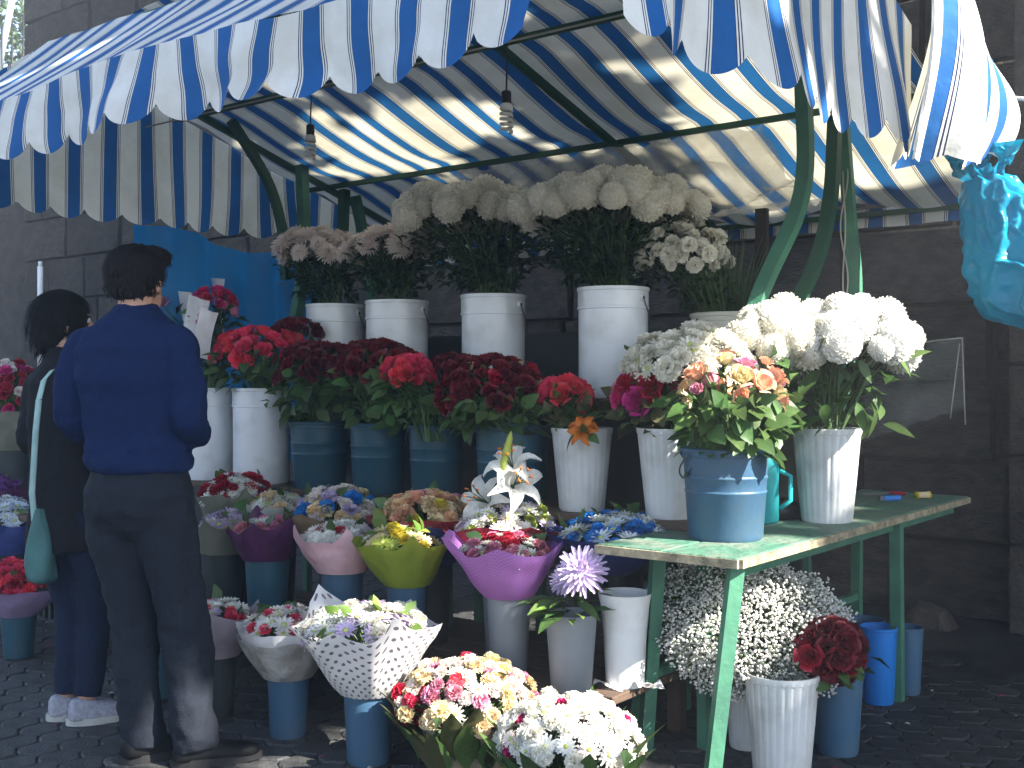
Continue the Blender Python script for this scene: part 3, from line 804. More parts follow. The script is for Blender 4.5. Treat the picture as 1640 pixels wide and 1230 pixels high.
corners = [sp(W(r, b, z)) for r in (-8.0, 0.6) for b in (0.9, 6.1) for z in (0, 2.7)]
x0, x1 = min(c.x for c in corners), max(c.x for c in corners); y0, y1 = min(c.y for c in corners), max(c.y for c in corners)
tl = [[], [], []]
tr_ = random.Random(9)
bases = [Vector((8.6, -1.7, 0)), Vector((6.6, -4.4, 0)), Vector((10.2, 0.8, 0))]
ncl = 0
def ok(p, slack):
    q = sp(p)
    for (g_, rad) in gaps:
        if (q - g_).length < rad + slack: return False
    return True
tops = [b + UP * 7 + Vector((-1.2, .4, 0)) for b in bases]
for i in range(6800):
    a, c_ = tr_.uniform(x0, x1), tr_.uniform(y0, y1)
    z = tr_.uniform(5.9, 8.6)
    base = e1 * a + e2 * c_
    L_ = (z - base.z) / S.z
    Q = base + S * L_
    ti = min(range(3), key=lambda k: (tops[k] - Q).length)
    for k in range(9):
        p = Q + Vector((tr_.gauss(0, .17), tr_.gauss(0, .17), tr_.gauss(0, .15)))
        if not ok(p, 0.075): continue
        tl[ti].append((p, Vector((tr_.gauss(0, 1), tr_.gauss(0, 1), tr_.gauss(-.2, .6))), S + Vector((tr_.gauss(0, .5), tr_.gauss(0, .5), tr_.gauss(0, .3))), 0.17, 0.11))
for k in range(3):
    lim = [tr_.choice(tl[k])[0] for _ in range(26)] if tl[k] else []
    lim = [l for l in lim if all(ok((bases[k] + UP * 5).lerp(l, t / 8), .06) for t in range(9))]
    tree(('leafy street tree growing on the pavement beyond the pilaster', 'leafy street tree growing nearest the street', 'leafy street tree growing past the end of the wall')[k], bases[k], 6.2, None, tl[k], k, lim)

# fallen petals and leaf scraps on the pavement
mb = MB(); lt_ = random.Random(31)
for i in range(170):
    r, b = lt_.uniform(-5.2, -0.6), lt_.uniform(1.7, 2.95)
    if lt_.random() < .3: r, b = lt_.uniform(-2.0, -0.9), lt_.uniform(2.9, 4.8)
    a = lt_.uniform(0, 6.28); p = W(r, b, .006 + lt_.uniform(0, .004)); s_ = lt_.uniform(.012, .032)
    mb.leaf(p, Vector((math.cos(a), math.sin(a), .15)), UP, s_, s_ * lt_.uniform(.3, .7), lt_.choice((0, 0, 1, 2, 3)), droop=.1)
o = mb.build('fallen_petals', ['leaf_rose', 'p_white', 'p_coral', 'leaf_brown'], smooth=False); o['kind'] = 'stuff'
o['label'] = 'fallen petals and leaf scraps on the pavement'; o['category'] = 'petals'

# ------------------------------------------------------------------ flower heads (unit size: about 1 across)
def petal(mb, base, dirv, nrm, l, w, curl, mi=0, seg=3, cup=0.15, tip=0.25):
    side = dirv.cross(nrm).normalized()
    o = len(mb.v)
    for i in range(seg + 1):
        t = i / seg
        p = base + dirv * (l * t) + nrm * (curl * l * t * t)
        ww = w * (0.35 + 1.0 * math.sin(math.pi * min(1, 0.15 + 0.75 * t)) * 0.65) if i < seg else w * tip
        mb.v += [p - side * (ww / 2) + nrm * (cup * ww), p, p + side * (ww / 2) + nrm * (cup * ww)]
    for i in range(seg):
        a = o + i * 3
        mb.f += [(a, a + 1, a + 4, a + 3), (a + 1, a + 2, a + 5, a + 4)]; mb.m += [mi, mi]
def sph(theta, phi): return Vector((math.sin(theta) * math.cos(phi), math.sin(theta) * math.sin(phi), math.cos(theta)))
GA = 2.39996
def g_pom(seed):
    mb = MB(); r_ = random.Random(seed); n = 190
    for i in range(n):
        th = math.acos(1 - 1.72 * (i + .5) / n); ph = i * GA
        d = sph(th + r_.uniform(-.06, .06), ph + r_.uniform(-.06, .06))
        up = (UP - d * d.dot(UP)); up = up.normalized() if up.length > .05 else RX
        l = 0.20 * r_.uniform(.85, 1.1); b = d * 0.28
        petal(mb, b, (d + up * 0.1 * -1).normalized(), up, l, 0.13, 0.30, seg=3, cup=.3, tip=.6)
    mb.lathe([(0, .43), (.14, .41), (.28, .33), (.38, .19), (.42, .03), (.38, -.15), (.24, -.3), (0, -.36)], 14)
    return mb
def g_disc(seed):
    mb = MB(); r_ = random.Random(seed)
    for ring, (th, n, l, cu) in enumerate(((1.62, 24, .5, -.10), (1.42, 22, .48, .0), (1.2, 20, .43, .05), (0.95, 16, .36, .12), (0.65, 12, .28, .2), (.3, 8, .2, .25))):
        for i in range(n):
            ph = 2 * math.pi * (i + ring * .5) / n + r_.uniform(-.06, .06)
            d = sph(th + r_.uniform(-.1, .1), ph); up = (UP - d * d.dot(UP)).normalized() if ring else (UP * 1.0 + d * .02).normalized()
            petal(mb, d * .04, d, up, l * r_.uniform(.85, 1.08), .095, cu, seg=3, cup=.3, tip=.35)
    mb.lathe([(0, .17), (.12, .14), (.24, .06), (.30, -.01), (.22, -.05), (0, -.06)], 12)
    return mb
def g_daisy(seed):
    mb = MB(); r_ = random.Random(seed)
    for ring, (th, n, l) in enumerate(((1.45, 13, .5), (1.2, 10, .42))):
        for i in range(n):
            ph = 2 * math.pi * (i + .5 * ring) / n + r_.uniform(-.08, .08); d = sph(th + r_.uniform(-.1, .1), ph)
            up = (UP - d * d.dot(UP)).normalized()
            petal(mb, d * .06, d, up, l * r_.uniform(.9, 1.06), .15, .05, seg=2, cup=.15, tip=.5)
    mb.lathe([(.13, .03), (.11, .10), (.05, .13), (0, .135)], 8, mi=1)
    return mb
def g_rose(seed):
    mb = MB(); r_ = random.Random(seed); n = 19
    for i in range(n):
        f = i / (n - 1); ph0 = i * GA + r_.uniform(-.15, .15)
        rad = .05 + .34 * f ** .8; hgt = .62 - .10 * f + r_.uniform(-.03, .03); wid = 1.5 - .55 * f
        flare = .02 + .17 * f ** 2; o = len(mb.v); nu, nv = 4, 4
        for v in range(nv + 1):
            t = v / nv
            for u in range(nu + 1):
                s_ = (u / nu - .5) * 2
                rr = rad * (math.sin(min(1, t * 1.5 + .12) * math.pi / 2)) + flare * max(0, t - .62) ** 1.4 * 4 + .02 * s_ * s_
                a = ph0 + s_ * wid / 2 * (0.6 + .4 * math.sin(min(1, t * 1.3) * math.pi / 2))
                z = -.25 + hgt * t - .09 * s_ * s_ * t - (0.16 * f * max(0, t - .75) * 4 * .5)
                mb.v.append(Vector((rr * math.cos(a), rr * math.sin(a), z)))
        for v in range(nv):
            for u in range(nu):
                a = o + v * (nu + 1) + u; mb.f.append((a, a + 1, a + nu + 2, a + nu + 1)); mb.m.append(0)
    mb.lathe([(0, -.3), (.14, -.26), (.2, -.2)], 8, mi=1)
    return mb
def g_ruffle(seed):
    mb = MB(); r_ = random.Random(seed); n = 34
    for i in range(n):
        th = math.acos(1 - 1.15 * (i + .5) / n); d = sph(th, i * GA); up = (UP - d * d.dot(UP)); up = up.normalized() if up.length > .05 else RX
        side = d.cross(up).normalized(); o = len(mb.v); b = d * .12
        for t in (0, 1, 2):
            for s_ in (-2, -1, 0, 1, 2):
                w = (.06, .2, .33)[t]
                mb.v.append(b + d * (.18 * t) + side * (w * s_ / 2) + up * (r_.uniform(-.07, .07) * t))
        for t in range(2):
            for s_ in range(4):
                a = o + t * 5 + s_; mb.f.append((a, a + 1, a + 6, a + 5)); mb.m.append(0)
    return mb
def g_lily(seed):
    mb = MB(); r_ = random.Random(seed)
    for i in range(6):
        ph = i * math.pi / 3 + r_.uniform(-.1, .1); w = .36 if i % 2 else .28
        d0 = Vector((math.cos(ph), math.sin(ph), 0)); sd = Vector((-math.sin(ph), math.cos(ph), 0)); o = len(mb.v); ns = 8
        for k in range(ns + 1):
            t = k / ns
            rr = .05 + .22 * t + .42 * t * t; z = -.3 + .75 * t - .62 * t ** 3.2
            ww = w * math.sin(math.pi * min(.97, .1 + .88 * t)) ** .8
            for q in (-1, -.5, 0, .5, 1):
                mb.v.append(d0 * rr + sd * (ww / 2 * q) + UP * (z + .07 * q * q + .02 * math.sin(t * 14 + q * 3) * abs(q)))
        for k in range(ns):
            for q in range(4):
                a = o + k * 5 + q; mb.f.append((a, a + 1, a + 6, a + 5)); mb.m.append(0)
    for i in range(6):
        ph = i * math.pi / 3 + .5; d0 = Vector((math.cos(ph), math.sin(ph), 0))
        mb.tube([Vector((0, 0, -.25)), d0 * .08 + UP * .2, d0 * .16 + UP * .42], .012, 4, 1)
        mb.box(d0 * .17 + UP * .43, (.03, .09, .03), 2)
    return mb
FL = {}
GEN = dict(pom=g_pom, disc=g_disc, daisy=g_daisy, rose=g_rose, ruffle=g_ruffle, lily=g_lily)
SEC = dict(daisy=['disc_green'], rose=['leaf_rose'], lily=['stem', 'p_orange'])
NAME = dict(pom='chrysanthemum', disc='chrysanthemum', daisy='daisy', rose='rose', ruffle='carnation', lily='lily')
def F(kind, mat):
    if (kind, mat) not in FL:
        FL[kind, mat] = [GEN[kind](s).mesh(NAME[kind], [mat] + SEC.get(kind, []), smooth=kind not in ('pom', 'disc')) for s in range(2)]
    return rng.choice(FL[kind, mat])
LEAF = {}
def leaf_mesh(mat, kind='rose'):
    if (mat, kind) not in LEAF:
        ls = []
        for s in range(3):
            mb = MB(); r_ = random.Random(s); w = .62 if kind == 'rose' else (.24 if kind == 'lance' else .36)
            n = 6; o = 0
            for i in range(n + 1):
                t = i / n; ww = w * math.sin(math.pi * (t ** .8)) * (1 if kind != 'rose' else (1 + .08 * (i % 2)))
                z = -.25 * t * t + r_.uniform(-.01, .01)
                mb.v += [Vector((-ww / 2, t, z + .12 * ww)), Vector((0, t, z)), Vector((ww / 2, t, z + .12 * ww))]
            for i in range(n):
                a = i * 3; mb.f += [(a, a + 1, a + 4, a + 3), (a + 1, a + 2, a + 5, a + 4)]; mb.m += [0, 0]
            ls.append(mb.mesh('leaf', mat))
        LEAF[mat, kind] = ls
    return rng.choice(LEAF[mat, kind])
def put_leaf(parent, p, d, up, size, mat, kind='rose'):
    d = d.normalized(); x = d.cross(up)
    if x.length < .05: x = d.cross(RX)
    x.normalize(); z = x.cross(d)
    o = bpy.data.objects.new('leaf', leaf_mesh(mat, kind)); col.objects.link(o); o.parent = parent
    o.rotation_mode = 'QUATERNION'; o.rotation_quaternion = Matrix((x, d, z)).transposed().to_quaternion()
    o.location = p; o.scale = (size, size, size)
    return o

def wpick(items):
    tot = sum(i[3] for i in items); x = U(0, tot)
    for i in items:
        x -= i[3]
        if x <= 0: return i
    return items[-1]

def bunch(name, label, cat, neck, center, hw, hh, n, kinds, theta=1.75, fol='leaf_dark', nfol=250, fsize=.07, nleaf=0, lmat='leaf_rose', lsize=.07, lkind='rose', jit=.12, hb=None, group=None, parent=None, up_bias=0.15, spread=1.0, inside=False):
    """flower heads on a dome above a pail; kinds: (kind, petal material, size, weight)"""
    neck = Vector(neck); center = Vector(center)
    hb = hb or hw
    t = parent or thing(name, label, cat, neck, group=group)
    base = Vector(t.location); fm = MB(); heads = []
    for i in range(n):
        th = math.acos(max(-1, 1 - (1 - math.cos(theta)) * (i + .5) / n)); ph = i * GA + U(-.25, .25)
        s = sph(th + U(-jit, jit) * .6, ph)
        sc_ = U(1 - jit, 1 + jit * .5)
        p = center + RX * (s.x * hw * sc_) + BX * (s.y * hb * sc_) + UP * (s.z * hh * sc_)
        nr = (RX * (s.x / hw) + BX * (s.y / hb) + UP * (s.z / hh)).normalized() + UP * up_bias + Vector((U(-.2, .2), U(-.2, .2), U(-.15, .15)))
        k = wpick(kinds)
        sz = k[2] * rng.choice((U(.72, .9), U(.9, 1.15), U(.95, 1.2)))
        sz = (sz, sz * U(.85, 1.0), sz * U(.8, 1.1)); sm_ = k[2]
        inst(NAME[k[0]], F(k[0], k[1]), t, p - base, nr, sz)
        heads.append((p, nr.normalized(), sm_))
    # stems + small foliage, one uncountable mass
    for (p, nr, sz) in heads:
        q = p - nr * (.2 * sz); b0 = neck + RX * U(-.05, .05) + BX * U(-.05, .05)
        mid = b0.lerp(q, .55) + UP * (.12 * (q - b0).length)
        if nfol: fm.tube([b0 - base, mid - base, q - base], .0032, 3, 0, cap=False)
    for i in range(nfol):
        p, nr, sz = rng.choice(heads)
        f = U(.12, .86) ** .8
        q = neck.lerp(p - nr * (.35 * sz), f) + Vector((U(-1, 1), U(-1, 1), U(-.8, .6))) * (.05 * spread + .25 * hw * f * spread)
        if q.z < neck.z + .07: continue
        out = (q - neck); out.z *= .3
        d = out.normalized() * .8 + Vector((U(-.9, .9), U(-.9, .9), U(-.7, .8)))
        fm.leaf(q - base, d, UP + Vector((U(-.4, .4), U(-.4, .4), 0)), fsize * U(.6, 1.2), fsize * .5 * U(.7, 1.2), 1)
    if nfol:
        o = fm.build('foliage', ['stem', fol], t, smooth=False); o['kind'] = 'stuff'
    for i in range(nleaf):
        ph = U(0, 6.283); th = U(1.35, 2.5) if not inside else U(.3, 1.3); s = sph(th, ph); f = U(.75, 1.02)
        p = center + RX * (s.x * hw * f) + BX * (s.y * hb * f) + UP * ((-abs(s.z) * max(.02, (center.z - neck.z)) * f) if not inside else s.z * hh)
        if p.z < neck.z + .05: continue
        d = (RX * s.x + BX * s.y + UP * (U(-.55, .45) if not inside else U(.3, 1.2)))
        put_leaf(t, p - base, d + Vector((U(-.8, .8), U(-.8, .8), U(-.4, .3))), UP * .45 + (RX * s.x + BX * s.y) * .9 + RX * U(-.5, .5) + BX * U(-.5, .5), lsize * U(.7, 1.25), lmat, lkind)
    return t

# ------------------------------------------------------------------ pails and buckets
def pail(name, label, pos, r_top, h, mat, style='pail', taper=.93, group=None, water=None, cat=None):
    t = thing(name, label, cat or ('pail' if 'pail' in name else ('vase' if 'vase' in name else 'bucket')), pos, group=group)
    rb = r_top * taper; m_ = MB()
    if style == 'pail':       # tall plastic drum with a stepped collar and wire handle
        prof = [(0, .0), (rb * .96, 0), (rb, .012), (r_top * .965, h * .80), (r_top, h * .80 + .002), (r_top, h * .825), (r_top * .985, h * .83), (r_top * .985, h * .965), (r_top * 1.01, h * .97), (r_top * 1.01, h), (r_top * .95, h), (r_top * .93, h * .6)]
    elif style == 'ribbed':   # tapered vase with soft vertical ribs
        prof = [(0, 0), (rb * .95, 0), (rb, .01), (r_top * .97, h * .93), (r_top, h * .94), (r_top * 1.02, h), (r_top * .96, h), (rb * 1.05, h * .35)]
    elif style == 'flare':
        prof = [(0, 0), (rb * .95, 0), (rb, .01), (rb * 1.12, h * .55), (rb * 1.25, h * .85), (r_top, h * .985), (r_top * 1.01, h), (r_top * .97, h), (rb * 1.15, h * .8), (rb, h * .4)]
    elif style == 'bucket':   # household bucket with ridges and a lip
        prof = [(0, 0), (rb * .96, 0), (rb, .012)] 
        def rr(z): return rb + (r_top * .97 - rb) * z / h
        for z in (.50, .66): prof += [(rr(h * z), h * z), (rr(h * z) + .003, h * z + .004), (rr(h * z) + .003, h * z + .008), (rr(h * z), h * z + .012)]
        prof += [(rr(h * .9), h * .9), (rr(h * .9) + .004, h * .905), (rr(h * .95) + .004, h * .95), (r_top * 1.03, h * .955), (r_top * 1.04, h * .99), (r_top, h), (r_top * .95, h), (rb * 1.02, h * .5)]
    else:                      # plain tapered vase
        prof = [(0, 0), (rb * .95, 0), (rb, .01), (r_top * .98, h * .96), (r_top * 1.02, h * .97), (r_top * 1.02, h), (r_top * .95, h), (rb, h * .4)]
    fn = None
    if style == 'ribbed': fn = lambda r, z, a, j: (r * (1 + .012 * math.sin(a * 26)) if 2 <= j <= 3 else r, z)
    m_.lathe(prof, 104 if style == 'ribbed' else 40, fn=fn)
    zi = h * .62
    m_.disc((rb + (r_top - rb) * .62) * .93, zi, 28, 1)
    o = m_.build('body', [mat, 'water_dark'], t)
    md = o.modifiers.new('edge', 'EDGE_SPLIT'); md.split_angle = math.radians(40)
    if style == 'pail':
        to_cam = Vector((-pos[0], -pos[1], 0)).normalized(); sd = Vector((-to_cam.y, to_cam.x, 0)); sd = sd if sd.x > 0 else -sd
        e1_ = (sd * .80 + to_cam * .60).normalized()
        for e in (e1_, -e1_):
            c_ = e * (r_top * .985) + UP * (h * .90)
            m_ = MB(); m_.tube([c_ - e * .004, c_ + e * .006], .015, 12); m_.tube([c_, c_ + e * .011], .006, 8, 1); m_.build('handle_lug', [mat, 'wire'], t)
        pts = []; a0 = math.atan2(e1_.y, e1_.x)
        for i in range(21):
            a = i / 20; x = Vector((math.cos(a0 + math.pi * a), math.sin(a0 + math.pi * a), 0)) * (r_top * 1.03)
            pts.append(x + UP * (h * .90 - h * .36 * math.sin(math.pi * a) ** .8))
        m_ = MB(); m_.tube(pts, .0028, 5); m_.build('handle', 'wire', t)
    if style == 'bucket':
        pts = [Vector((r_top * 1.04 * math.cos(a * math.pi / 16 + .5), r_top * 1.04 * math.sin(a * math.pi / 16 + .5), h * .93 - .10 * math.sin(a * math.pi / 16))) for a in range(17)]
        m_ = MB(); m_.tube(pts, .003, 5); m_.build('handle', 'wire', t)
    return t
def wid(px, b, w): return w * dof(px, b) / FPX / 2

# ---- top row
TB = 3.94
tops_ = {}
for px, w_, b, lab in ((536, 92, TB, 'white plastic pail holding pale blush chrysanthemums beside the blue tarpaulin'),
                       (636, 102, TB, 'white plastic pail with hanging wire handle holding flat pale chrysanthemums'),
                       (790, 105, TB, 'white plastic pail holding round white chrysanthemums behind the dark red roses'),
                       (982, 115, TB, 'tall white plastic pail holding the widest white chrysanthemum bunch')):
    pail('white_pail', lab, W(rof(px, b), b, SHT), wid(px, b, w_), 0.455, 'white_pail', taper=.96)
cb = 4.22
cz = 1.18
pail('cream_tub', 'cream plastic tub with thin grass stems behind the green post', W(rof(1166, cb), cb, cz), wid(1166, cb, 118), .37, 'cream_tub', 'bucket', .9, cat='tub')
mb = MB(); mb.box(W(rof(1166, cb), cb, cz / 2), (.3, .3, cz - .004)); tag(mb.build('wooden_crate', 'brown_board', smooth=False), 'brown wooden crate standing under the cream tub', 'crate')
def neck_of(px, b, z): return W(rof(px, b), b, z)
def topb(label, px, cpx, cpy, hwp, hhp, n, kinds, b=TB, zn=SHT + .40, **k):
    d = dof(cpx, b) / FPX
    return bunch(k.pop('name', 'chrysanthemum_bunch'), label, 'flower bunch', neck_of(px, b, zn), atb(cpx, cpy, b), hwp * d, hhp * d, n, kinds, **k)
topb('pale blush spiky chrysanthemums spreading towards the blue tarpaulin', 536, 512, 416, 66, 46, 30, [('disc', 'p_blush', .135, 1)], theta=1.6, nfol=420)
topb('pale spiky chrysanthemums between the blush bunch and the round white ones', 636, 622, 410, 72, 40, 30, [('disc', 'p_blush', .125, 1)], theta=1.6, nfol=420)
topb('round white chrysanthemums above the pail behind the dark red roses', 790, 752, 355, 116, 42, 52, [('pom', 'p_white', .15, 1)], theta=1.62, nfol=650)
topb('widest bunch of round white chrysanthemums under the clear plastic sheet', 982, 975, 342, 136, 44, 62, [('pom', 'p_white', .148, 1)], theta=1.62, nfol=750)
# ruffled white bunch leaning out of the cream tub
d_ = dof(1088, 4.05) / FPX
bunch('carnation_bunch', 'ruffled white carnations leaning out of the cream tub', 'flower bunch', W(rof(1150, cb), cb, 1.5), atb(1092, 415, 4.05), 72 * d_, 52 * d_, 62, [('ruffle', 'p_white', .07, 1)], theta=1.9, nfol=160, jit=.2)
mb = MB(); gb = W(rof(1166, cb), cb, 1.5)
for i in range(70):
    a = U(0, 6.28); l = U(.18, .42); o_ = Vector((math.cos(a), math.sin(a), 0)) * U(.02, .11); e_ = o_ * U(1.2, 2.6) + UP * l
    mb.tube([o_, o_.lerp(e_, .5) + UP * .05, e_], [.0022, .0018, .0008], 3)
tag(mb.build('grass_tuft', 'stem', loc=gb), 'thin green stems standing in the cream tub', 'grass')

# ---- middle row
MBX = 3.57
pail('white_pail', 'white plastic pail under the paper wrapped pink roses, behind the man', W(rof(338, MBX), MBX, SHM), wid(338, MBX, 90), .46, 'white_pail', taper=.96)
pail('white_pail', 'glossy white plastic pail under the coral roses', W(rof(419, MBX), MBX, SHM), wid(419, MBX, 93), .46, 'white_pail', taper=.96)
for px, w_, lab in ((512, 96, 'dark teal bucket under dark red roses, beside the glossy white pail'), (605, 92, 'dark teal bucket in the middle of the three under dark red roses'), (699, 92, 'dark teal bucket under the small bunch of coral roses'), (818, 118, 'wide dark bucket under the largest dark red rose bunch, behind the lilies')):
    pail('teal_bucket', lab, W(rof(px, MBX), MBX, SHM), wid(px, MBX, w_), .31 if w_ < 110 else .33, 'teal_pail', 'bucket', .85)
pail('white_bucket', 'ribbed white flower bucket under bright coral roses behind the lilies', W(rof(932, MBX), MBX, SHM), wid(932, MBX, 98), .315, 'white_plastic', 'ribbed', .74)
pail('white_bucket', 'ribbed white flower bucket behind the big blue bucket', W(rof(1074, MBX), MBX, SHM), wid(1074, MBX, 108), .325, 'white_plastic', 'ribbed', .72)
def midb(label, px, cpx, cpy, hwp, hhp, n, kinds, b=MBX, zn=1.02, name='rose_bunch', **k):
    d = dof(cpx, b) / FPX
    a = dict(fol='leaf_rose', nfol=170, nleaf=70, lsize=.082, theta=1.75, fsize=.06)
    a.update(k)
    return bunch(name, label, 'flower bunch', neck_of(px, b, zn), atb(cpx, cpy, b), hwp * d, hhp * d, n, kinds, **a)
midb('coral red roses in the glossy white pail beside the man', 419, 418, 572, 72, 46, 58, [('rose', 'p_coral', .075, 1)], zn=1.20)
midb('dark red roses between the coral roses and the middle teal bucket', 512, 515, 600, 68, 52, 56, [('rose', 'p_dark', .078, 1)], nleaf=100)
midb('dark red roses in the middle teal bucket', 605, 605, 592, 70, 42, 56, [('rose', 'p_dark', .078, 1)], nleaf=100, b=3.60)
midb('dark red roses rising behind the coral roses near the blue tarpaulin', 490, 475, 532, 36, 18, 10, [('rose', 'p_dark', .09, 1)], nleaf=6, nfol=40, b=3.70)
midb('small tight bunch of coral roses between the dark red bunches', 690, 652, 604, 40, 34, 28, [('rose', 'p_coral', .072, 1)], b=3.46, nleaf=60)
midb('largest bunch of dark red roses with a few cream ones', 812, 790, 640, 86, 66, 78, [('rose', 'p_dark', .08, 16), ('rose', 'p_red', .078, 2), ('rose', 'p_cream', .065, .7)], nleaf=110, b=3.50)
midb('dark red roses standing behind the small coral bunch', 735, 728, 597, 36, 26, 14, [('rose', 'p_dark', .09, 1)], b=3.66, nleaf=6, nfol=50)
midb('bright coral roses with one orange flower in the ribbed white bucket', 930, 905, 640, 38, 32, 15, [('rose', 'p_coral', .085, 1)], nleaf=22, lmat='leaf_brown')
midb('orange lily flower leaning over the ribbed white bucket rim', 936, 936, 690, 14, 12, 3, [('lily', 'p_orange', .085, 1)], b=3.42, nleaf=4, nfol=0, name='orange_lily')
midb('crimson and pink roses in the ribbed bucket behind the blue one', 1074, 1042, 638, 56, 42, 24, [('rose', 'p_red', .095, 3), ('rose', 'p_magenta', .09, 2), ('rose', 'p_pink', .085, 1)], nleaf=44, lmat='leaf_brown')
midb('creamy white carnations and daisies behind the crimson roses', 1112, 1112, 588, 104, 56, 84, [('ruffle', 'p_white', .085, 3), ('daisy', 'p_white', .085, 2)], b=3.66, name='carnation_bunch', nleaf=10)

# paper wrapped pink roses leaning in the white pail by the man
wr = thing('wrapped_roses', 'pink roses in white paper standing in the pail beside the man', 'bouquet', neck_of(338, 3.52, 1.15))
b0 = Vector(wr.location)
def paper(px, py, w, h, b, tilt, mat='wrap_white'):
    mb = MB(); c_ = atb(px, py, b); d = dof(px, b) / FPX
    ca, sa = math.cos(tilt), math.sin(tilt); ux = RX * ca + UP * sa; uy = UP * ca - RX * sa
    mb.grid(10, 10, lambda u, v: c_ + ux * ((u - .5) * w * d * 1.25) + uy * ((v - .5) * h * d) + BX * (.05 * (abs(u - .5) * 2) ** 2 + .012 * math.sin(u * 9 + v * 3)))
    bw(mb, 'paper_sheet', mat, wr)
paper(322, 486, 64, 84, 3.74, -.1); paper(300, 528, 40, 110, 3.36, -.30); paper(318, 532, 30, 80, 3.34, -.38); paper(272, 520, 50, 110, 3.5, -.12)
for (px, py, hwp, hhp, mat, n) in ((344, 486, 30, 22, 'p_magenta', 16), (262, 490, 28, 20, 'p_pink', 9), (348, 500, 24, 12, 'p_pink', 5)):
    d = dof(px, 3.56) / FPX
    bunch('', '', '', b0, atb(px, py, 3.50), hwp * d, hhp * d, n, [('rose', mat, .07, 1)], nfol=60, nleaf=8, parent=wr)
inst('rose', F('rose', 'p_pink'), wr, atb(331, 514, 3.40) - b0, Vector((-.1, -1, .3)), .10)

# ---- table row
TBZ = TZ + .001
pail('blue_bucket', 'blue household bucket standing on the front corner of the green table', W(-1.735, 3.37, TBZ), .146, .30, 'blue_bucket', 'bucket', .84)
pail('white_bucket', 'ribbed white bucket standing on the green table beside the blue bucket', W(-1.645, 4.0, TBZ), .125, .345, 'white_plastic', 'ribbed', .74)
jug = thing('teal_jug', 'translucent teal plastic jug standing between the two table buckets', 'jug', W(-1.84, 3.82, TBZ))
m_ = MB(); m_.lathe([(0, 0), (.075, 0), (.08, .01), (.08, .2), (.07, .24), (.05, .27), (.05, .30), (.045, .30), (.045, .2)], 24); m_.build('body', 'teal_film', jug)
m_ = MB(); m_.tube([Vector((.08, -.02, .19)), Vector((.12, -.02, .17)), Vector((.12, -.02, .08)), Vector((.08, -.02, .05))], .009, 6); m_.build('handle', 'teal_film', jug)
d = dof(1175, 3.37) / FPX
bunch('rose_bunch', 'peach and yellow roses with many leaves in the blue bucket', 'flower bunch', W(-1.735, 3.37, TBZ + .22), atb(1172, 636, 3.37), 88 * d, 66 * d, 22,
      [('rose', 'p_cream', .078, 4), ('rose', 'p_peach', .08, 4), ('rose', 'p_pink', .07, 1.2)], theta=1.7, fol='leaf_rose', nfol=120, nleaf=190, lsize=.08, jit=.22)
d = dof(1345, 4.0) / FPX
bunch('chrysanthemum_bunch', 'big round white chrysanthemums in the ribbed bucket on the table', 'flower bunch', W(-1.645, 4.0, TBZ + .28), atb(1352, 560, 4.0), 95 * d, 64 * d, 44, [('pom', 'p_purewhite', .145, 1)], theta=1.72, fol='leaf_rose', nfol=120, nleaf=46, lsize=.13, lkind='broad')
d = dof(1245, 3.82) / FPX
bunch('chrysanthemum_bunch', 'white chrysanthemums in the teal jug behind the peach roses', 'flower bunch', W(-1.84, 3.82, TBZ + .26), atb(1240, 560, 3.82), 70 * d, 60 * d, 28, [('pom', 'p_white', .13, 1)], theta=1.7, fol='leaf_rose', nfol=80, nleaf=10, lsize=.1)
# small things lying on the table
def small(name, label, cat, c, size, mat, rz=0, bev=.006):
    mb = MB(); mb.box((0, 0, 0), size, ax=(Vector((1, 0, 0)), Vector((0, 1, 0)), UP))
    o = weld(mb.build(name, mat, loc=c, smooth=False), bev=bev); o.rotation_euler = (0, 0, rz); tag(o, label, cat); return o
def ont(px, b): return W(rof(px, b), b, TBZ)
p = ont(1428, 4.85)
lt = thing('lighter', 'blue plastic lighter lying on the green table', 'lighter', p, .25)
m_ = MB(); m_.box((0, 0, .012), (.085, .024, .022), ax=(Vector((1, 0, 0)), Vector((0, 1, 0)), UP)); weld(m_.build('body', 'bright_blue', lt, False), bev=.006)
m_ = MB(); m_.box((-.052, 0, .012), (.018, .018, .018), ax=(Vector((1, 0, 0)), Vector((0, 1, 0)), UP)); m_.build('cap', 'wire', lt, False)
sp_ = thing('thread_spool', 'small yellow spool standing near the blue lighter', 'spool', ont(1478, 5.02), .3)
m_ = MB(); m_.tube([Vector((-.028, 0, .016)), Vector((.028, 0, .016))], .014, 10); m_.build('thread', 'p_cream', sp_)
for s_ in (-1, 1):
    m_ = MB(); m_.tube([Vector((.028 * s_, 0, .016)), Vector((.034 * s_, 0, .016))], .0165, 10); m_.build('flange', 'p_yellow', sp_)
sc2 = thing('scissors', 'red handled scissors lying at the back of the table', 'scissors', ont(1420, 5.08), .2)
for s_ in (-1, 1):
    m_ = MB(); m_.tube([Vector((.05 + .03 * math.cos(a * math.pi / 8), .02 * s_ + .018 * math.sin(a * math.pi / 8), .008)) for a in range(17)], .006, 6, cap=False); m_.build('handle', 'p_red', sc2)
    m_ = MB(); m_.box((-.05, .004 * s_, .008 + .003 * s_), (.15, .012, .004), ax=(Vector((1, .06 * s_, 0)).normalized(), Vector((-.06 * s_, 1, 0)).normalized(), UP)); m_.build('blade', 'wire', sc2, False)
m_ = MB()
m_.lathe([(0, .0), (.055, .0), (.062, .03), (.05, .055), (.02, .065), (0, .066)], 14, fn=lambda r, z, a, j: (r * (1 + .25 * math.sin(a * 2 + 1)), z * (1 + .2 * math.sin(a * 3))))
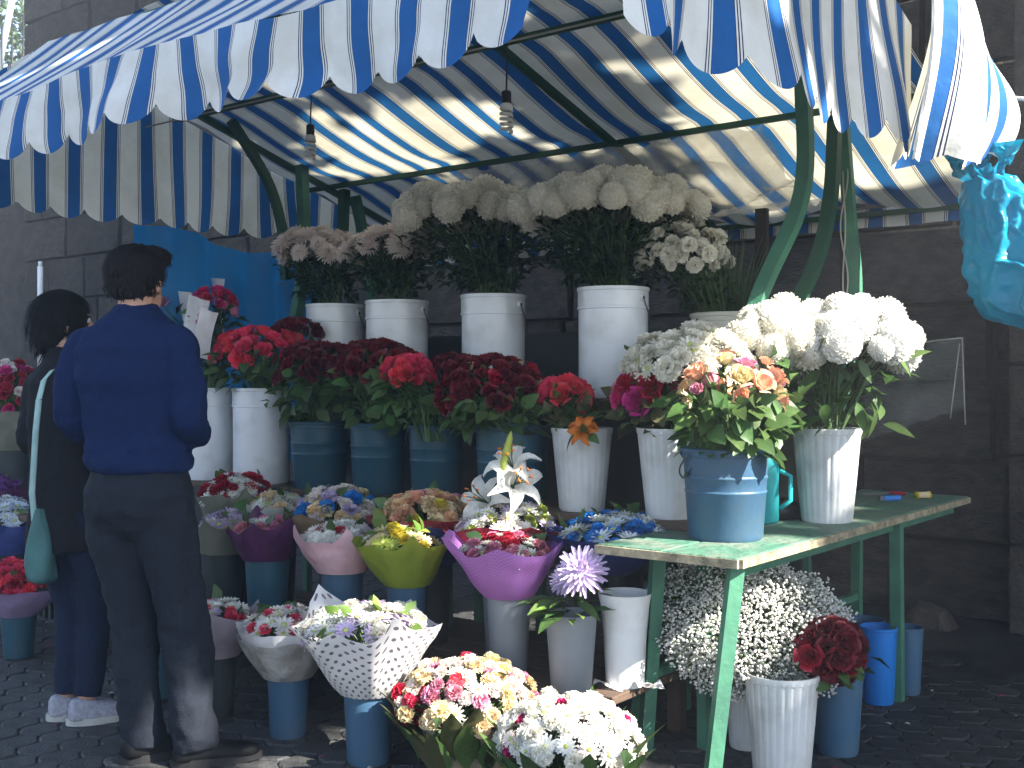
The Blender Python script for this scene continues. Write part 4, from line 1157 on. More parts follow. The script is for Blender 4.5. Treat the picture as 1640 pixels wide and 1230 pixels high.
tag(m_.build('cloth_rag', 'black', loc=W(-1.80, 3.98, TBZ)), 'crumpled dark rag lying between the table buckets', 'rag')

# ---- under and beside the table
def gpos(px, py): 
    d = HC * FPX / (py - 610); return Vector(((px - 820) / FPX * d, d, 0.002))
def gpail(label, px, py, wpx, h, mat, style, taper, name='bucket', **k):
    p = gpos(px, py); return pail(name, label, p, wpx * p.y / FPX / 2, h, mat, style, taper, **k), p
gpail('empty white ribbed bucket in front of the dark red rose bouquet', 1252, 1240, 118, .33, 'white_plastic', 'ribbed', .76)
gpail('white bucket hidden behind the front table leg', 1196, 1196, 70, .24, 'white_plastic', 'ribbed', .78)
_, prr = gpail('dusty blue bucket holding the dark red rose bouquet', 1342, 1205, 80, .27, 'blue_bucket', 'plain', .8)
gpail('bright blue vase shaped bucket standing beyond the red roses', 1407, 1125, 58, .30, 'bright_blue', 'plain', .82)
gpail('greyish teal bucket standing beside the bright blue one', 1453, 1110, 50, .27, 'blue_bucket', 'plain', .8)
gpail('blue bucket standing behind the bright blue vase bucket', 1385, 1085, 62, .25, 'blue_bucket', 'plain', .85)
d = prr.y / FPX
bunch('rose_bouquet', 'round bouquet of dark red roses in the dusty blue bucket', 'bouquet', prr + UP * .24, at(1331, 1042, prr.y - .20), 44 * d, 42 * d, 56, [('rose', 'p_dark', .075, 10), ('rose', 'p_red', .08, 1)], theta=2.5, fol='leaf_dark', nfol=60, nleaf=14, lsize=.07, up_bias=0, jit=.05)
inst('rose', F('rose', 'p_red'), bpy.data.objects['rose_bouquet'], at(1297, 1052, prr.y - .32) - Vector(bpy.data.objects['rose_bouquet'].location), Vector((-.4, -1, .1)), .085)
# baby's breath
gpb = W(-1.78, 3.62, .002)
pail('deep_blue_bucket', 'deep blue bucket under the table holding white baby breath', W(-1.78, 3.98, .002), .15, .33, 'bright_blue', 'bucket', .85, cat='bucket')
gy = thing('baby_breath', 'cloud of tiny white baby breath flowers under the green table', 'flower bunch', W(-1.78, 3.9, .3))
gb0 = Vector(gy.location); fm = MB(); bl = MB(); grr = random.Random(2)
cc = atb(1200, 1000, 3.62)
ico = [Vector(v) for v in ((0, 0, 1), (.9, 0, .2), (0, .9, .2), (-.9, 0, .2), (0, -.9, .2), (0, 0, -.8))]
icf = [(0, 1, 2), (0, 2, 3), (0, 3, 4), (0, 4, 1), (5, 2, 1), (5, 3, 2), (5, 4, 3), (5, 1, 4)]
for i in range(17000):
    v = Vector((grr.gauss(0, 1), grr.gauss(0, 1), grr.gauss(0, 1))).normalized() * (grr.uniform(.45, 1) ** .5)
    lump = 1 + .18 * nz(v.x * 3, v.y * 3, v.z * 3)
    p = cc + RX * (v.x * .36 * lump) + BX * (v.y * .40 * lump) + UP * (v.z * .235 * lump - .04 * v.x)
    if p.z > .70 or p.z < .04: continue
    s_ = grr.uniform(.0035, .0075); q = Matrix.Rotation(grr.uniform(0, 3), 3, 'X') @ Matrix.Rotation(grr.uniform(0, 3), 3, 'Z')
    bl.add([p - gb0 + q @ x * s_ for x in ico], icf)
    if i % 4 == 0:
        a_ = p.lerp(cc, .25) + Vector((grr.uniform(-.02, .02),) * 3); fm.tube([p - gb0, a_ - gb0], .0012, 3, cap=False)
for i in range(40):
    v = Vector((grr.gauss(0, .5), grr.gauss(0, .5), grr.gauss(0, .3))); p = cc + RX * v.x * .3 + BX * v.y * .3 + UP * v.z * .2
    fm.tube([Vector((0, 0, 0)), (cc - gb0) * .5, p - gb0], .002, 3, cap=False)
o = bl.build('tiny_flowers', 'p_purewhite', gy); o['kind'] = 'stuff'
o = fm.build('stems', 'stem', gy); o['kind'] = 'stuff'

# ------------------------------------------------------------------ wrapped bouquets
def wrapped(label, blabel, px, b, zb, bmat, bwpx, rimx, rimy, necky, wmat, n, kinds, dome=.35, corners=5, amp=.12, bstyle='plain', btaper=.8, tilt=0, nfol=60, layers=1, bname='flower_bucket', wname='bouquet', seed=1, fol='leaf_rose', nleaf=4, wmat2=None, fl_up=0.0):
    d = dof(px, b) / FPX
    z_n = atb(px, necky, b).z; z_r = atb(px, rimy, b).z
    rn = bwpx * d / 2; rr = (rimx[1] - rimx[0]) * d / 2
    cr_ = atb((rimx[0] + rimx[1]) / 2, rimy, b)
    cn = W(rof(px, b), b, z_n)
    if zb is not None: pail(bname, blabel, W(rof(px, b), b, zb), rn, z_n - zb + .012, bmat, bstyle, btaper, cat='bucket')
    t = thing(wname, label, 'bouquet', cn); base = Vector(cn)
    for ly in range(layers):
        m_ = MB(); off = seed * 1.7 + ly * .6; k_ = 1.04 + .06 * ly
        def fn(u, v):
            a = u * 2 * math.pi
            # folded sheet: sharp corners round the rim
            a_w = a + .35 * math.sin(a * 2 + seed * 1.3) + .2 * math.sin(a * 3 + seed * 2.1)
            cq = (a_w + off) / (2 * math.pi) * corners; cn_ = abs(cq % 1 - .5) * 2
            lift = amp * (cn_ ** 2.2) * rr * 2.0 * (1 + .55 * math.sin(int(cq + .5) * 2.7 + seed))
            rad = rn * 1.06 * k_ + (rr * (1 + .10 * cn_) - rn) * (v ** .85) * k_
            rad *= 1 + .02 * math.sin(a * 7 + off) * v + .05 * nz(math.cos(a) * 2, math.sin(a) * 2, v * 3 + seed) + .035 * (1 - 2 * abs(nz(math.cos(a) * 4, math.sin(a) * 4, v * 2.2 + seed))) * v
            c = cn.lerp(cr_, v); z = v * lift
            return c + Vector((rad * math.cos(a), rad * math.sin(a), z + .03 * nz(math.cos(a) * 1.5, math.sin(a) * 1.5, seed) * v)) + RX * (tilt * v * rad * .0) + UP * (tilt * math.cos(a + 0.66) * rad * v)
        if ly and wmat2:
            fn0 = fn
            fn = lambda u, v: fn0(u, v * .82)
        m_.grid(72, 10, fn, uvfn=lambda u, v: (u * 2 * math.pi * (rn + (rr - rn) * .6), v * (z_r - z_n) * 1.25))
        o = bw(m_, 'wrapping', (wmat2 if (ly and wmat2) else wmat), t)
    ctr = cr_ - UP * (.10 * rr); n = int(n * 1.4); kinds = [(k[0], k[1], k[2] * 1.1, k[3]) for k in kinds]; dome *= 1.15
    bunch('', '', '', cn, ctr + UP * fl_up, rr * .86, rr * dome, n, kinds, theta=1.50, nfol=nfol, fsize=.05, nleaf=nleaf, lsize=.07, parent=t, fol=fol, lmat=fol, jit=.1, up_bias=.5, spread=.2, inside=True)
    return t
Wt, Rd, Pk, Li, Pu, Ic, Bl, Pe, Cr, Ye, Lm = ('p_purewhite', 'p_red', 'p_pink', 'p_lilac', 'p_purple', 'p_ice', 'p_blue', 'p_peach', 'p_cream', 'p_yellow', 'p_lime')
D = lambda m, s=.06, w=1: ('daisy', m, s, w)
C = lambda m, s=.055, w=1: ('ruffle', m, s, w)
RO = lambda m, s=.06, w=1: ('rose', m, s, w)
R2, R3, FR = 3.05, 3.28, 2.68
# back of the platform
wrapped('red and white daisies bunched beside the glossy white pail', 'dark bucket under the red and white daisies behind the man', 378, R3, PLT, 'dark_pail', 70, (322, 436), 792, 850, 'wrap_olive', 52, [D(Wt, .06, 3), C(Rd, .05, 1.6), D('p_magenta', .05, .5)], dome=.55, seed=2)
wrapped('mixed white and pale green daisies beside the kraft paper bouquet', 'dark bucket under the white daisy bunch', 446, R3, PLT, 'dark_pail', 60, (396, 496), 815, 860, 'wrap_mint', 40, [D(Wt, .06, 3), C('p_cream', .05, 1), D(Lm, .045, .6)], dome=.5, seed=3)
wrapped('pastel bouquet with two bright blue flowers in kraft paper', 'dark bucket under the kraft paper bouquet', 545, R3, PLT, 'dark_pail', 70, (470, 622), 822, 905, 'wrap_kraft', 44, [C('p_cream', .06, 3), C('p_blush', .06, 3), C(Li, .06, 1.5), C(Bl, .075, 1.3), D(Lm, .05, 1)], dome=.5, amp=.05, seed=4, nleaf=8)
wrapped('peach carnation bouquet in dark red and navy wrapping', 'dark bucket under the peach carnation bouquet', 690, R3, PLT, 'dark_pail', 70, (600, 770), 825, 900, 'wrap_red', 60, [C(Pe, .06, 4), C('p_cream', .06, 2), C(Ye, .05, .8), C(Pk, .05, .5)], dome=.42, amp=.03, seed=5, layers=2, wmat2='wrap_navy')
wrapped('grey white and lilac daisies in red paper under the lilies', 'grey bucket under the grey white daisies', 806, R3, PLT, 'grey_vase', 70, (722, 900), 842, 915, 'wrap_red', 64, [D(Wt, .06, 3), D(Li, .06, 2), D('p_blush', .055, 2), C(Lm, .04, .6)], dome=.45, amp=.04, seed=6)
wrapped('white daisies with deep blue flowers in navy wrapping beside the table', 'dark bucket under the blue and white daisies', 984, 3.38, PLT, 'dark_pail', 40, (890, 1082), 856, 920, 'wrap_navy', 66, [D(Wt, .065, 3), D(Ic, .06, 2), C(Bl, .05, 1), D(Bl, .055, .8)], dome=.36, amp=.02, seed=7, nleaf=8)
# front of the platform
wrapped('lilac and white daisies in dull olive paper behind the man', 'black bucket under the lilac daisies in olive paper', 358, R2, PLT, 'dark_pail', 66, (322, 408), 842, 884, 'wrap_olive', 30, [D(Li, .075, 3), D(Wt, .07, 2), D(Pu, .05, 1.5), D(Lm, .05, .7)], dome=.5, seed=8)
wrapped('pink and cream flowers in shiny dark purple wrapping', 'grey green bucket under the dark purple wrapping', 428, R2, PLT, 'teal_pail', 72, (374, 476), 850, 894, 'wrap_darkpurple', 22, [D('p_blush', .055, 2), C(Pk, .045, 2), D(Ye, .05, .5), D(Wt, .06, 1)], dome=.4, amp=.22, corners=4, seed=9)
wrapped('white daisies and one red rose in pale pink paper', 'blue vase bucket under the pale pink paper', 548, R2, PLT, 'blue_bucket', 70, (484, 598), 868, 914, 'wrap_pink', 20, [('disc', Wt, .085, 3), C(Lm, .05, 1), RO(Rd, .06, .8)], dome=.5, amp=.2, corners=5, seed=1, layers=2)
wrapped('cream and green flowers in shiny yellow green wrapping', 'light blue vase bucket under the yellow green wrapping', 652, R2, PLT, 'blue_bucket', 66, (574, 712), 868, 936, 'wrap_green', 26, [D(Cr, .06, 2), D(Lm, .065, 2), C(Ye, .05, 1), D(Wt, .06, 1)], dome=.42, amp=.12, corners=4, seed=11, fol='leaf_bright', nleaf=14)
wrapped('small pink and white flowers in spotted purple wrapping', 'tall grey bucket under the spotted purple wrapping', 815, R2, PLT, 'grey_vase', 72, (722, 888), 880, 954, 'wrap_purple', 54, [D(Wt, .05, 3), C(Rd, .04, 2), C(Pk, .045, 2), D('p_blush', .05, 1)], dome=.3, amp=.10, corners=4, seed=12)
pail('white_vase', 'narrow white vase hidden behind the yellow green bouquet', W(rof(702, 3.30), 3.30, PLT), .042, .29, 'white_plastic', 'plain', .85)
pail('flower_vase', 'grey vase with a lilac chrysanthemum and pale leaves', W(rof(915, R2), R2, PLT), wid(915, R2, 84), .255, 'grey_vase', 'plain', .78)
pail('white_vase', 'flared white vase standing empty beside the green table leg', W(rof(1001, 3.21), 3.21, PLT), wid(1001, 3.21, 86), .31, 'white_plastic', 'flare', .72)
# lilac chrysanthemum with leaves
d = dof(915, R2) / FPX
lm = thing('lilac_chrysanthemum', 'large lilac chrysanthemum with light green leaves in the grey vase', 'flower bunch', W(rof(915, R2), R2, PLT + .22))
inst('chrysanthemum', F('disc', 'p_lilac'), lm, atb(932, 915, R2 - .07) - Vector(lm.location), Vector((-.15, -1, .75)), .17)
inst('chrysanthemum', F('disc', 'p_lilac'), lm, atb(905, 928, R2 + .03) - Vector(lm.location), Vector((-.5, -.7, .6)), .11)
for i in range(34):
    a = U(0, 6.28); dd = Vector((math.cos(a), math.sin(a), U(-.1, .5)))
    put_leaf(lm, Vector((math.cos(a), math.sin(a), 0)) * .05 + UP * U(.02, .10), dd, UP + Vector((U(-.4, .4), U(-.4, .4), 0)), U(.09, .16), rng.choice(('leaf_rose', 'leaf_rose', 'leaf_bright')), rng.choice(('lance', 'broad')))
# lilies
ly = thing('lily_stem', 'white lilies with a long green bud rising behind the daisies', 'flowers', W(rof(815, 3.34), 3.34, PLT))
lb0 = Vector(ly.location)
m_ = MB()
LP = [((818, 742), Vector((-.25, -.6, .8)), .16), ((828, 772), Vector((.35, -.9, .45)), .17), ((772, 800), Vector((-.6, -.8, .45)), .17)]
for (pp_, nr, sz) in LP:
    p = atb(*pp_, 3.20); inst('lily', F('lily', 'p_purewhite'), ly, p - lb0, nr, sz)
    m_.tube([Vector((0, 0, 0)), (p - lb0) * .6 + UP * .1, p - lb0 - nr * .05], .005, 5)
m_.build('stem', 'stem', ly)
m_ = MB(); p = atb(806, 755, 3.17) - lb0; m_.tube([p - UP * .02, p + UP * .03, p + UP * .07 + RX * .015, p + UP * .12 + RX * .03, p + UP * .145 + RX * .036], [.006, .012, .015, .011, .003], 8); m_.build('bud', 'p_lime', ly)
for i in range(16):
    a = U(0, 6.28); h = U(.28, .5); put_leaf(ly, UP * h + Vector((math.cos(a), math.sin(a), 0)) * .03, Vector((math.cos(a), math.sin(a), U(-.1, .5))), UP, U(.12, .2), 'leaf_dark', 'lance')
# front row on the pavement
Z0 = .002
wrapped('red flowers in mauve wrapping at the left end of the stall', 'dark bucket under the mauve wrapping', 30, FR, Z0, 'teal_pail', 56, (-40, 92), 940, 984, 'wrap_mauve', 30, [C(Rd, .075, 3), C('p_coral', .07, 2)], dome=.55, amp=.12, corners=4, seed=13)
wrapped('yellow and red chrysanthemums in pale green paper behind the man', 'blue bucket under the pale green paper', 252, FR, Z0, 'teal_pail', 66, (210, 296), 978, 1032, 'wrap_mint', 20, [('disc', Ye, .08, 2), C(Rd, .08, 2), ('disc', 'p_dark', .07, 1)], dome=.7, amp=.05, seed=14)
wrapped('white and grey daisies in grey pink paper beside the trouser leg', 'dark bucket under the grey pink paper', 348, FR, Z0, 'dark_pail', 64, (298, 402), 985, 1048, 'wrap_greypink', 26, [D(Wt, .06, 3), D(Li, .06, 2), C('p_coral', .05, 1)], dome=.45, amp=.14, corners=5, seed=15)
wrapped('white daisies with red berries in silvery crinkled wrapping', 'teal vase bucket under the silvery wrapping', 462, FR, Z0, 'blue_bucket', 68, (388, 526), 1004, 1082, 'wrap_white', 46, [D(Wt, .062, 4), D('p_blush', .055, 1), C('p_coral', .045, 1.4)], dome=.45, amp=.04, corners=6, seed=16, btaper=.85, layers=2, wmat2='wrap_silver')
wrapped('white and lilac bouquet in white paper with grey dots', 'blue vase bucket under the dotted white paper', 590, FR - .02, Z0, 'blue_bucket', 80, (480, 694), 1004, 1108, 'wrap_dots', 46, [D(Wt, .07, 3), C('p_white', .06, 2), D(Li, .07, 1.4)], dome=.34, amp=.16, corners=4, seed=17, btaper=.85, nleaf=10, fol='leaf_bright')
# left end: stand with carnations and daisies
ls_ = thing('side_stand', 'dark slatted stand at the left end behind the woman', 'stand', W(-5.55, 2.95))
mb = MB(); mb.box(W(-5.62, 3.0, .60), (.8, .30, .03)); bw(mb, 'shelf', 'brown_board', ls_, False)
mb = MB(); mb.box(W(-5.62, 2.9, .33), (.8, .34, .03)); bw(mb, 'shelf', 'brown_board', ls_, False)
for i in range(14):
    mb = MB(); mb.box(W(-5.98 + i * .055, 3.16, .62), (.02, .02, 1.2)); bw(mb, 'slat', 'dark_pail', ls_, False)
wrapped('crimson and white spray carnations behind the woman', 'dark bucket under the crimson spray carnations', 22, 3.02, .616, 'dark_pail', 60, (-35, 72), 660, 720, 'wrap_olive', 60, [C('p_magenta', .055, 3), C('p_blush', .05, 3), C(Rd, .055, 2)], dome=1.35, amp=.0, seed=18, nfol=120)
wrapped('ice white daisies in dark wrapping left of the teal bag', 'dark bucket under the ice white daisies', 16, 2.86, .346, 'dark_pail', 60, (-45, 62), 838, 885, 'wrap_navy', 50, [D(Ic, .065, 4), D(Wt, .06, 2)], dome=.75, amp=.0, seed=19)
wrapped('purple statice flowers behind the ice white daisies', 'dark bucket under the purple statice', 8, 2.98, .346, 'dark_pail', 50, (-40, 50), 780, 830, 'wrap_darkpurple', 30, [C(Pu, .05, 1)], dome=.5, amp=.0, seed=20)
# cut stems and wrapping scraps lying on the platform end
for (px, py, rz, lab) in ((1040, 1085, .4, 'torn white paper scrap at the platform end by the table leg'), (975, 1105, -.3, 'small white paper scrap at the platform corner')):
    mb = MB(); mb.grid(6, 4, lambda u, v: Vector(((u - .5) * .10, (v - .5) * .035, .012 + .015 * math.sin(u * 5 + v * 2))))
    p = W(*RB(at(px, py, 3.72)), PLT + .002); o = mb.build('paper_scrap', 'wrap_white', loc=p); o.rotation_euler = (0, 0, rz); tag(o, lab, 'paper')

# ---- two round arrangements in front
def arrangement(name, label, px, b, hwp, topy, cy, n, kinds, big=0, big_mat='leaf_brown'):
    d = dof(px, b) / FPX; c = atb(px, cy, b); rr = hwp * d; g0 = W(rof(px, b), b, .002)
    t = thing(name, label, 'bouquet', g0)
    m_ = MB(); hb_ = max(.05, c.z - .05)
    m_.lathe([(0, 0), (rr * .50, 0), (rr * .56, .02), (rr * .62, hb_ * .6), (rr * .70, hb_), (rr * .64, hb_), (rr * .5, .03)], 36, fn=lambda r, z, a, j: (r * (1 + .02 * math.sin(a * 18 + j)), z)); m_.build('basket', 'raw_wood', t)
    bunch('', '', '', g0 + UP * hb_ * .5, c, rr, (cy - topy) * d, n, kinds, theta=1.72, nfol=90, parent=t, jit=.07, up_bias=.1)
    for i in range(big):
        a = 2 * math.pi * i / big + U(-.15, .15); dd = Vector((math.cos(a), math.sin(a), 0)); lv = U(0, 1)
        put_leaf(t, dd * (rr * (.70 + .12 * lv)) + UP * (.04 + .10 * lv), dd * .35 + UP * .9, -dd + Vector((U(-.3, .3), U(-.3, .3), 0)), U(.17, .23), rng.choice((big_mat, big_mat, 'leaf_rose')), 'broad')
    return t
arrangement('flower_basket', 'round basket of peach white and red flowers ringed by dark leaves', 748, 2.74, 106, 1060, 1128, 120, [C('p_blush', .055, 4), C('p_cream', .055, 4), C('p_pink', .05, 2), D('p_white', .055, 2), C('p_coral', .05, .8)], big=44)
_fb = bpy.data.objects['flower_basket']; c_ = atb(662, 1125, 2.62)
for i in range(9): inst('carnation', F('ruffle', 'p_red'), _fb, c_ + Vector((U(-.05, .05), U(-.05, .05), U(-.04, .04))) - Vector(_fb.location), Vector((-.8, -.7, .4)), .06)
arrangement('daisy_arrangement', 'large round mound of white daisies at the front of the stall', 912, 2.66, 108, 1124, 1190, 130, [D(Wt, .066, 6), C('p_white', .06, 3), C('p_magenta', .04, .25), D('p_blush', .06, 1.5)], big=20, big_mat='leaf_rose')

# ------------------------------------------------------------------ people
def torso(mb, secs, n=20, pw=2.4):
    """closed loft of horizontal super-ellipses: (x, y, z, rx, ry)"""
    o = len(mb.v)
    for (x, y, z, rx, ry) in secs:
        for k in range(n):
            a = 2 * math.pi * k / n; c, s_ = math.cos(a), math.sin(a)
            mb.v.append(Vector((x + rx * math.copysign(abs(c) ** (2 / pw), c), y + ry * math.copysign(abs(s_) ** (2 / pw), s_), z)))
    for j in range(len(secs) - 1):
        for k in range(n):
            mb.f.append((o + j * n + k, o + j * n + (k + 1) % n, o + (j + 1) * n + (k + 1) % n, o + (j + 1) * n + k)); mb.m.append(0)
    mb.f.append(tuple(o + k for k in reversed(range(n)))); mb.m.append(0)
    e = o + (len(secs) - 1) * n; mb.f.append(tuple(e + k for k in range(n))); mb.m.append(0)
def ell(mb, c, r, n=16, m=10):
    secs = []
    for j in range(m + 1):
        t = math.pi * j / m; s_ = max(.02, math.sin(t)); secs.append((c[0], c[1], c[2] - r[2] * math.cos(t), r[0] * s_, r[1] * s_))
    torso(mb, secs, n, 2.0)
def limb(mb, pts, rads, n=14):
    P = [Vector(p) for p in pts]; out = []; ro = []
    for i in range(len(P) - 1):
        for k in range(5):
            t = k / 5; out.append(P[i].lerp(P[i + 1], t)); ro.append(rads[i] + (rads[i + 1] - rads[i]) * t)
    out.append(P[-1]); ro.append(rads[-1])
    # round the joints a little
    sm = [out[0]] + [(out[i - 1] + out[i] * 2 + out[i + 1]) / 4 for i in range(1, len(out) - 1)] + [out[-1]]
    mb.tube(sm, ro, n)
TEX = {}
def clouds(name, size):
    if name not in TEX:
        t = bpy.data.textures.new(name, 'CLOUDS'); t.noise_scale = size; t.noise_depth = 2; TEX[name] = t
    return TEX[name]
def flesh(mb, name, mat, parent, vox=.012, it=6, folds=None):
    o = mb.build(name, mat, parent)
    m = o.modifiers.new('remesh', 'REMESH'); m.mode = 'VOXEL'; m.voxel_size = vox; m.use_smooth_shade = True
    m = o.modifiers.new('smooth', 'SMOOTH'); m.factor = .5; m.iterations = it
    for (nm, size, st) in (folds or []):
        m = o.modifiers.new(nm, 'DISPLACE'); m.texture = clouds(nm, size); m.strength = st; m.mid_level = .5; m.texture_coords = 'LOCAL'
    return o
def hand(mb, w, fwd, side, curl):
    """w wrist, fwd direction of the palm, side towards the thumb"""
    w = Vector(w); fwd = fwd.normalized(); side = (side - fwd * side.dot(fwd)).normalized(); dn = fwd.cross(side).normalized() * curl
    pc = w + fwd * .05
    for k in (-1, 0, 1): mb.tube([w + side * .012 * k, pc + side * .022 * k, pc + fwd * .04 + side * .028 * k], [.02, .021, .016], 8)
    for i, l in enumerate((.072, .08, .075, .058)):
        b = pc + fwd * .04 + side * (.03 - .02 * i)
        mb.tube([b - fwd * .01, b + fwd * l * .45 + dn * .01, b + fwd * l * .72 + dn * .03, b + fwd * l * .8 + dn * .05], [.0095, .009, .0085, .007], 8)
    b = w + fwd * .03 + side * .025
    mb.tube([b - side * .01, b + side * .03 + fwd * .02, b + side * .038 + fwd * .05 + dn * .02], [.012, .0105, .008], 8)
def head(mb, c, yaw, s=1.0):
    """skull, face, ears, neck; c = centre of the head, facing local +y turned by yaw"""
    q = Matrix.Rotation(yaw, 3, 'Z'); c = Vector(c)
    t = MB()
    ell(t, (0, -.008, .018), (.076 * s, .094 * s, .10 * s)); ell(t, (0, .022, -.05), (.058 * s, .066 * s, .07 * s)); ell(t, (0, .045, -.085), (.03, .03, .025))
    t.tube([Vector((0, .085, .012)), Vector((0, .104, -.02)), Vector((0, .112, -.034))], [.008, .013, .013], 8)
    for x in (-1, 1):
        ell(t, (.078 * s * x, -.005, -.012), (.010, .020, .032), 10, 6)
        ell(t, (.030 * x, .078, .028), (.026, .014, .008), 8, 5)
    ell(t, (0, .086, -.062), (.024, .009, .006), 8, 5); ell(t, (0, .084, -.072), (.02, .009, .006), 8, 5)
    o = len(mb.v); mb.v += [q @ v + c for v in t.v]; mb.f += [tuple(i + o for i in f) for f in t.f]; mb.m += t.m
    return q
def eyes(parent, c, q):
    for x in (-1, 1):
        m_ = MB(); ell(m_, (0, 0, 0), (.012, .012, .012), 10, 8); o = m_.build('eye', 'white_paint', parent, loc=Vector(c) + q @ Vector((.030 * x, .077, .008)))
def hairmass(name, mat, parent, c, q, lumps, strands, seed, ln=.045):
    mb = MB()
    for (p, r) in lumps:
        t = MB(); ell(t, p, r); o = len(mb.v); mb.v += [q @ v + Vector(c) for v in t.v]; mb.f += [tuple(i + o for i in f) for f in t.f]; mb.m += t.m
    o = flesh(mb, name, mat, parent, .008, 4, [('hairnoise', .03, .012)])
    st = MB(); r_ = random.Random(seed)
    for i in range(strands):
        p, r = lumps[0] if r_.random() < .7 else r_.choice(lumps); v = Vector((r_.gauss(0, 1), r_.gauss(-.4, 1), r_.gauss(.25, .9))).normalized()
        if v.y > .55 and v.z < .4: continue
        s0 = Vector((p[0] + v.x * r[0], p[1] + v.y * r[1], p[2] + v.z * r[2])) * 1.0
        g = Vector((v.x * .3 + r_.gauss(0, .25), v.y * .4 + r_.gauss(0, .25), -1)); g = (g - v * g.dot(v) * .8).normalized()
        a = q @ s0 + Vector(c); g = q @ g; vv = q @ v; l = ln * r_.uniform(.6, 1.3); sd = g.cross(vv).normalized() * .0035
        st.add([a - sd, a + sd, a + g * l * .6 + vv * .006 + sd * .7, a + g * l * .6 + vv * .006 - sd * .7, a + g * l + vv * .005], [(0, 1, 2, 3), (3, 2, 4)])
    s2 = st.build('hair_strands', mat, o); s2['kind'] = 'stuff'
    return o
def shoe(parent, name, p, ang, mat, smat, l=.29, w=.047, collar=True):
    mb = MB(); q = Matrix.Rotation(ang, 3, 'Z'); P = Vector(p)
    secs = [(-.075, .040, .062), (-.05, .046, .080), (0, .046, .075), (.06, .046, .058), (.12, .048, .045), (.165, .040, .036), (.20, .022, .026)]
    n = 12; k_ = l / .29
    for (y, hw, hz) in secs:
        for k in range(n):
            a = 2 * math.pi * k / n; c, s_ = math.cos(a), math.sin(a)
            mb.v.append(q @ Vector((hw * w / .047 * math.copysign(abs(c) ** .8, c), y * k_, .022 + max(0, s_) * hz + min(0, s_) * .004)) + P)
    for j in range(len(secs) - 1):
        for k in range(n):
            mb.f.append((j * n + k, j * n + (k + 1) % n, (j + 1) * n + (k + 1) % n, (j + 1) * n + k)); mb.m.append(0)
    mb.f.append(tuple(reversed(range(n)))); mb.m.append(0); e = (len(secs) - 1) * n; mb.f.append(tuple(e + k for k in range(n))); mb.m.append(0)
    o = weld(mb.build(name, mat, parent), 1)
    m2 = MB(); out = []
    for i in range(20):
        a = 2 * math.pi * i / 20; x = .047 * w / .047 * math.cos(a) * (1 - .12 * math.sin(a)); y = (.062 + .145 * math.sin(a)) * k_
        out.append(q @ Vector((x * 1.06, y, 0)) + P)
    m2.v = out + [v + UP * .026 for v in out]; m2.f = [(i, (i + 1) % 20, 20 + (i + 1) % 20, 20 + i) for i in range(20)] + [tuple(reversed(range(20))), tuple(range(20, 40))]; m2.m = [0] * 22
    m2.build('sole', smat, o, smooth=False)
    return o

# ---- man in the blue sweater, seen from behind
mp = at(215, 1215, 3.80); mp.z = 0.002
man = thing('person', 'person in a blue sweater and dark grey trousers seen from behind', 'person', mp, math.radians(-16))
hc = Vector((-.015, .05, 1.605))
mb = MB()
hq = head(mb, hc, math.radians(-2), 1.04)
limb(mb, [(0, 0, 1.40), (-.005, .01, 1.50), (-.012, .035, 1.57)], [.062, .060, .058])
torso(mb, [(.02, 0, .90, .15, .10), (.01, 0, 1.05, .145, .10), (0, 0, 1.25, .165, .105), (0, -.005, 1.38, .165, .10), (0, 0, 1.45, .12, .08), (0, 0, 1.49, .05, .05)])
for s_ in (-1, 1):
    limb(mb, [(.165 * s_, -.005, 1.40), (.215 * s_, -.02, 1.16), (.13 * s_, .19, 1.08)], [.052, .042, .03])
    hand(mb, (.13 * s_, .19, 1.08), Vector((-.45 * s_, 1, .12)), Vector((-.2 * s_, 0, 1)), -s_)
LK = [(-.085, .0, .86), (-.02, .03, .49), (.045, -.01, .09)]; RK = [(.10, .0, .86), (.18, .04, .49), (.235, .0, .09)]
for L_ in (LK, RK): limb(mb, L_, [.085, .055, .04])
flesh(mb, 'body', 'skin', man, .008, 4)
eyes(man, hc, hq)
mb = MB()
torso(mb, [(.03, 0, .965, .175, .118), (.03, 0, .985, .185, .128), (.025, 0, 1.01, .188, .130), (.022, 0, 1.03, .178, .122), (.02, 0, 1.045, .184, .127), (.015, 0, 1.065, .175, .12), (.01, -.004, 1.15, .178, .122), (0, -.01, 1.28, .193, .128), (0, -.01, 1.38, .198, .122), (0, -.004, 1.44, .170, .102), (0, .004, 1.485, .105, .082), (-.003, .012, 1.515, .072, .070), (-.003, .012, 1.525, .068, .066)])
for s_ in (-1, 1):
    limb(mb, [(.115 * s_, 0, 1.425), (.180 * s_, -.01, 1.385), (.222 * s_, -.03, 1.27), (.232 * s_, -.035, 1.14), (.20 * s_, .06, 1.09), (.145 * s_, .155, 1.085)], [.050, .066, .062, .060, .055, .042])
flesh(mb, 'sweater', 'sweater', man, .010, 5, [('foldbig', .14, .032), ('foldsmall', .05, .013)])
mb = MB()
torso(mb, [(.03, 0, 1.02, .150, .105), (.03, 0, .98, .162, .115), (.025, -.005, .90, .182, .132), (.02, -.008, .83, .182, .130), (.02, 0, .77, .165, .11), (.02, 0, .74, .12, .08)])
limb(mb, [(-.075, 0, .86), (-.07, .0, .76), (-.025, .025, .49), (.02, -.01, .27), (.045, -.015, .105), (.048, -.01, .05)], [.10, .102, .083, .074, .074, .076])
limb(mb, [(.11, 0, .86), (.125, .0, .76), (.175, .03, .49), (.21, .0, .27), (.235, -.01, .105), (.238, -.005, .055)], [.10, .102, .083, .076, .074, .076])
flesh(mb, 'trousers', 'trousers', man, .010, 4, [('foldbig2', .12, .034), ('foldsmall', .05, .015)])
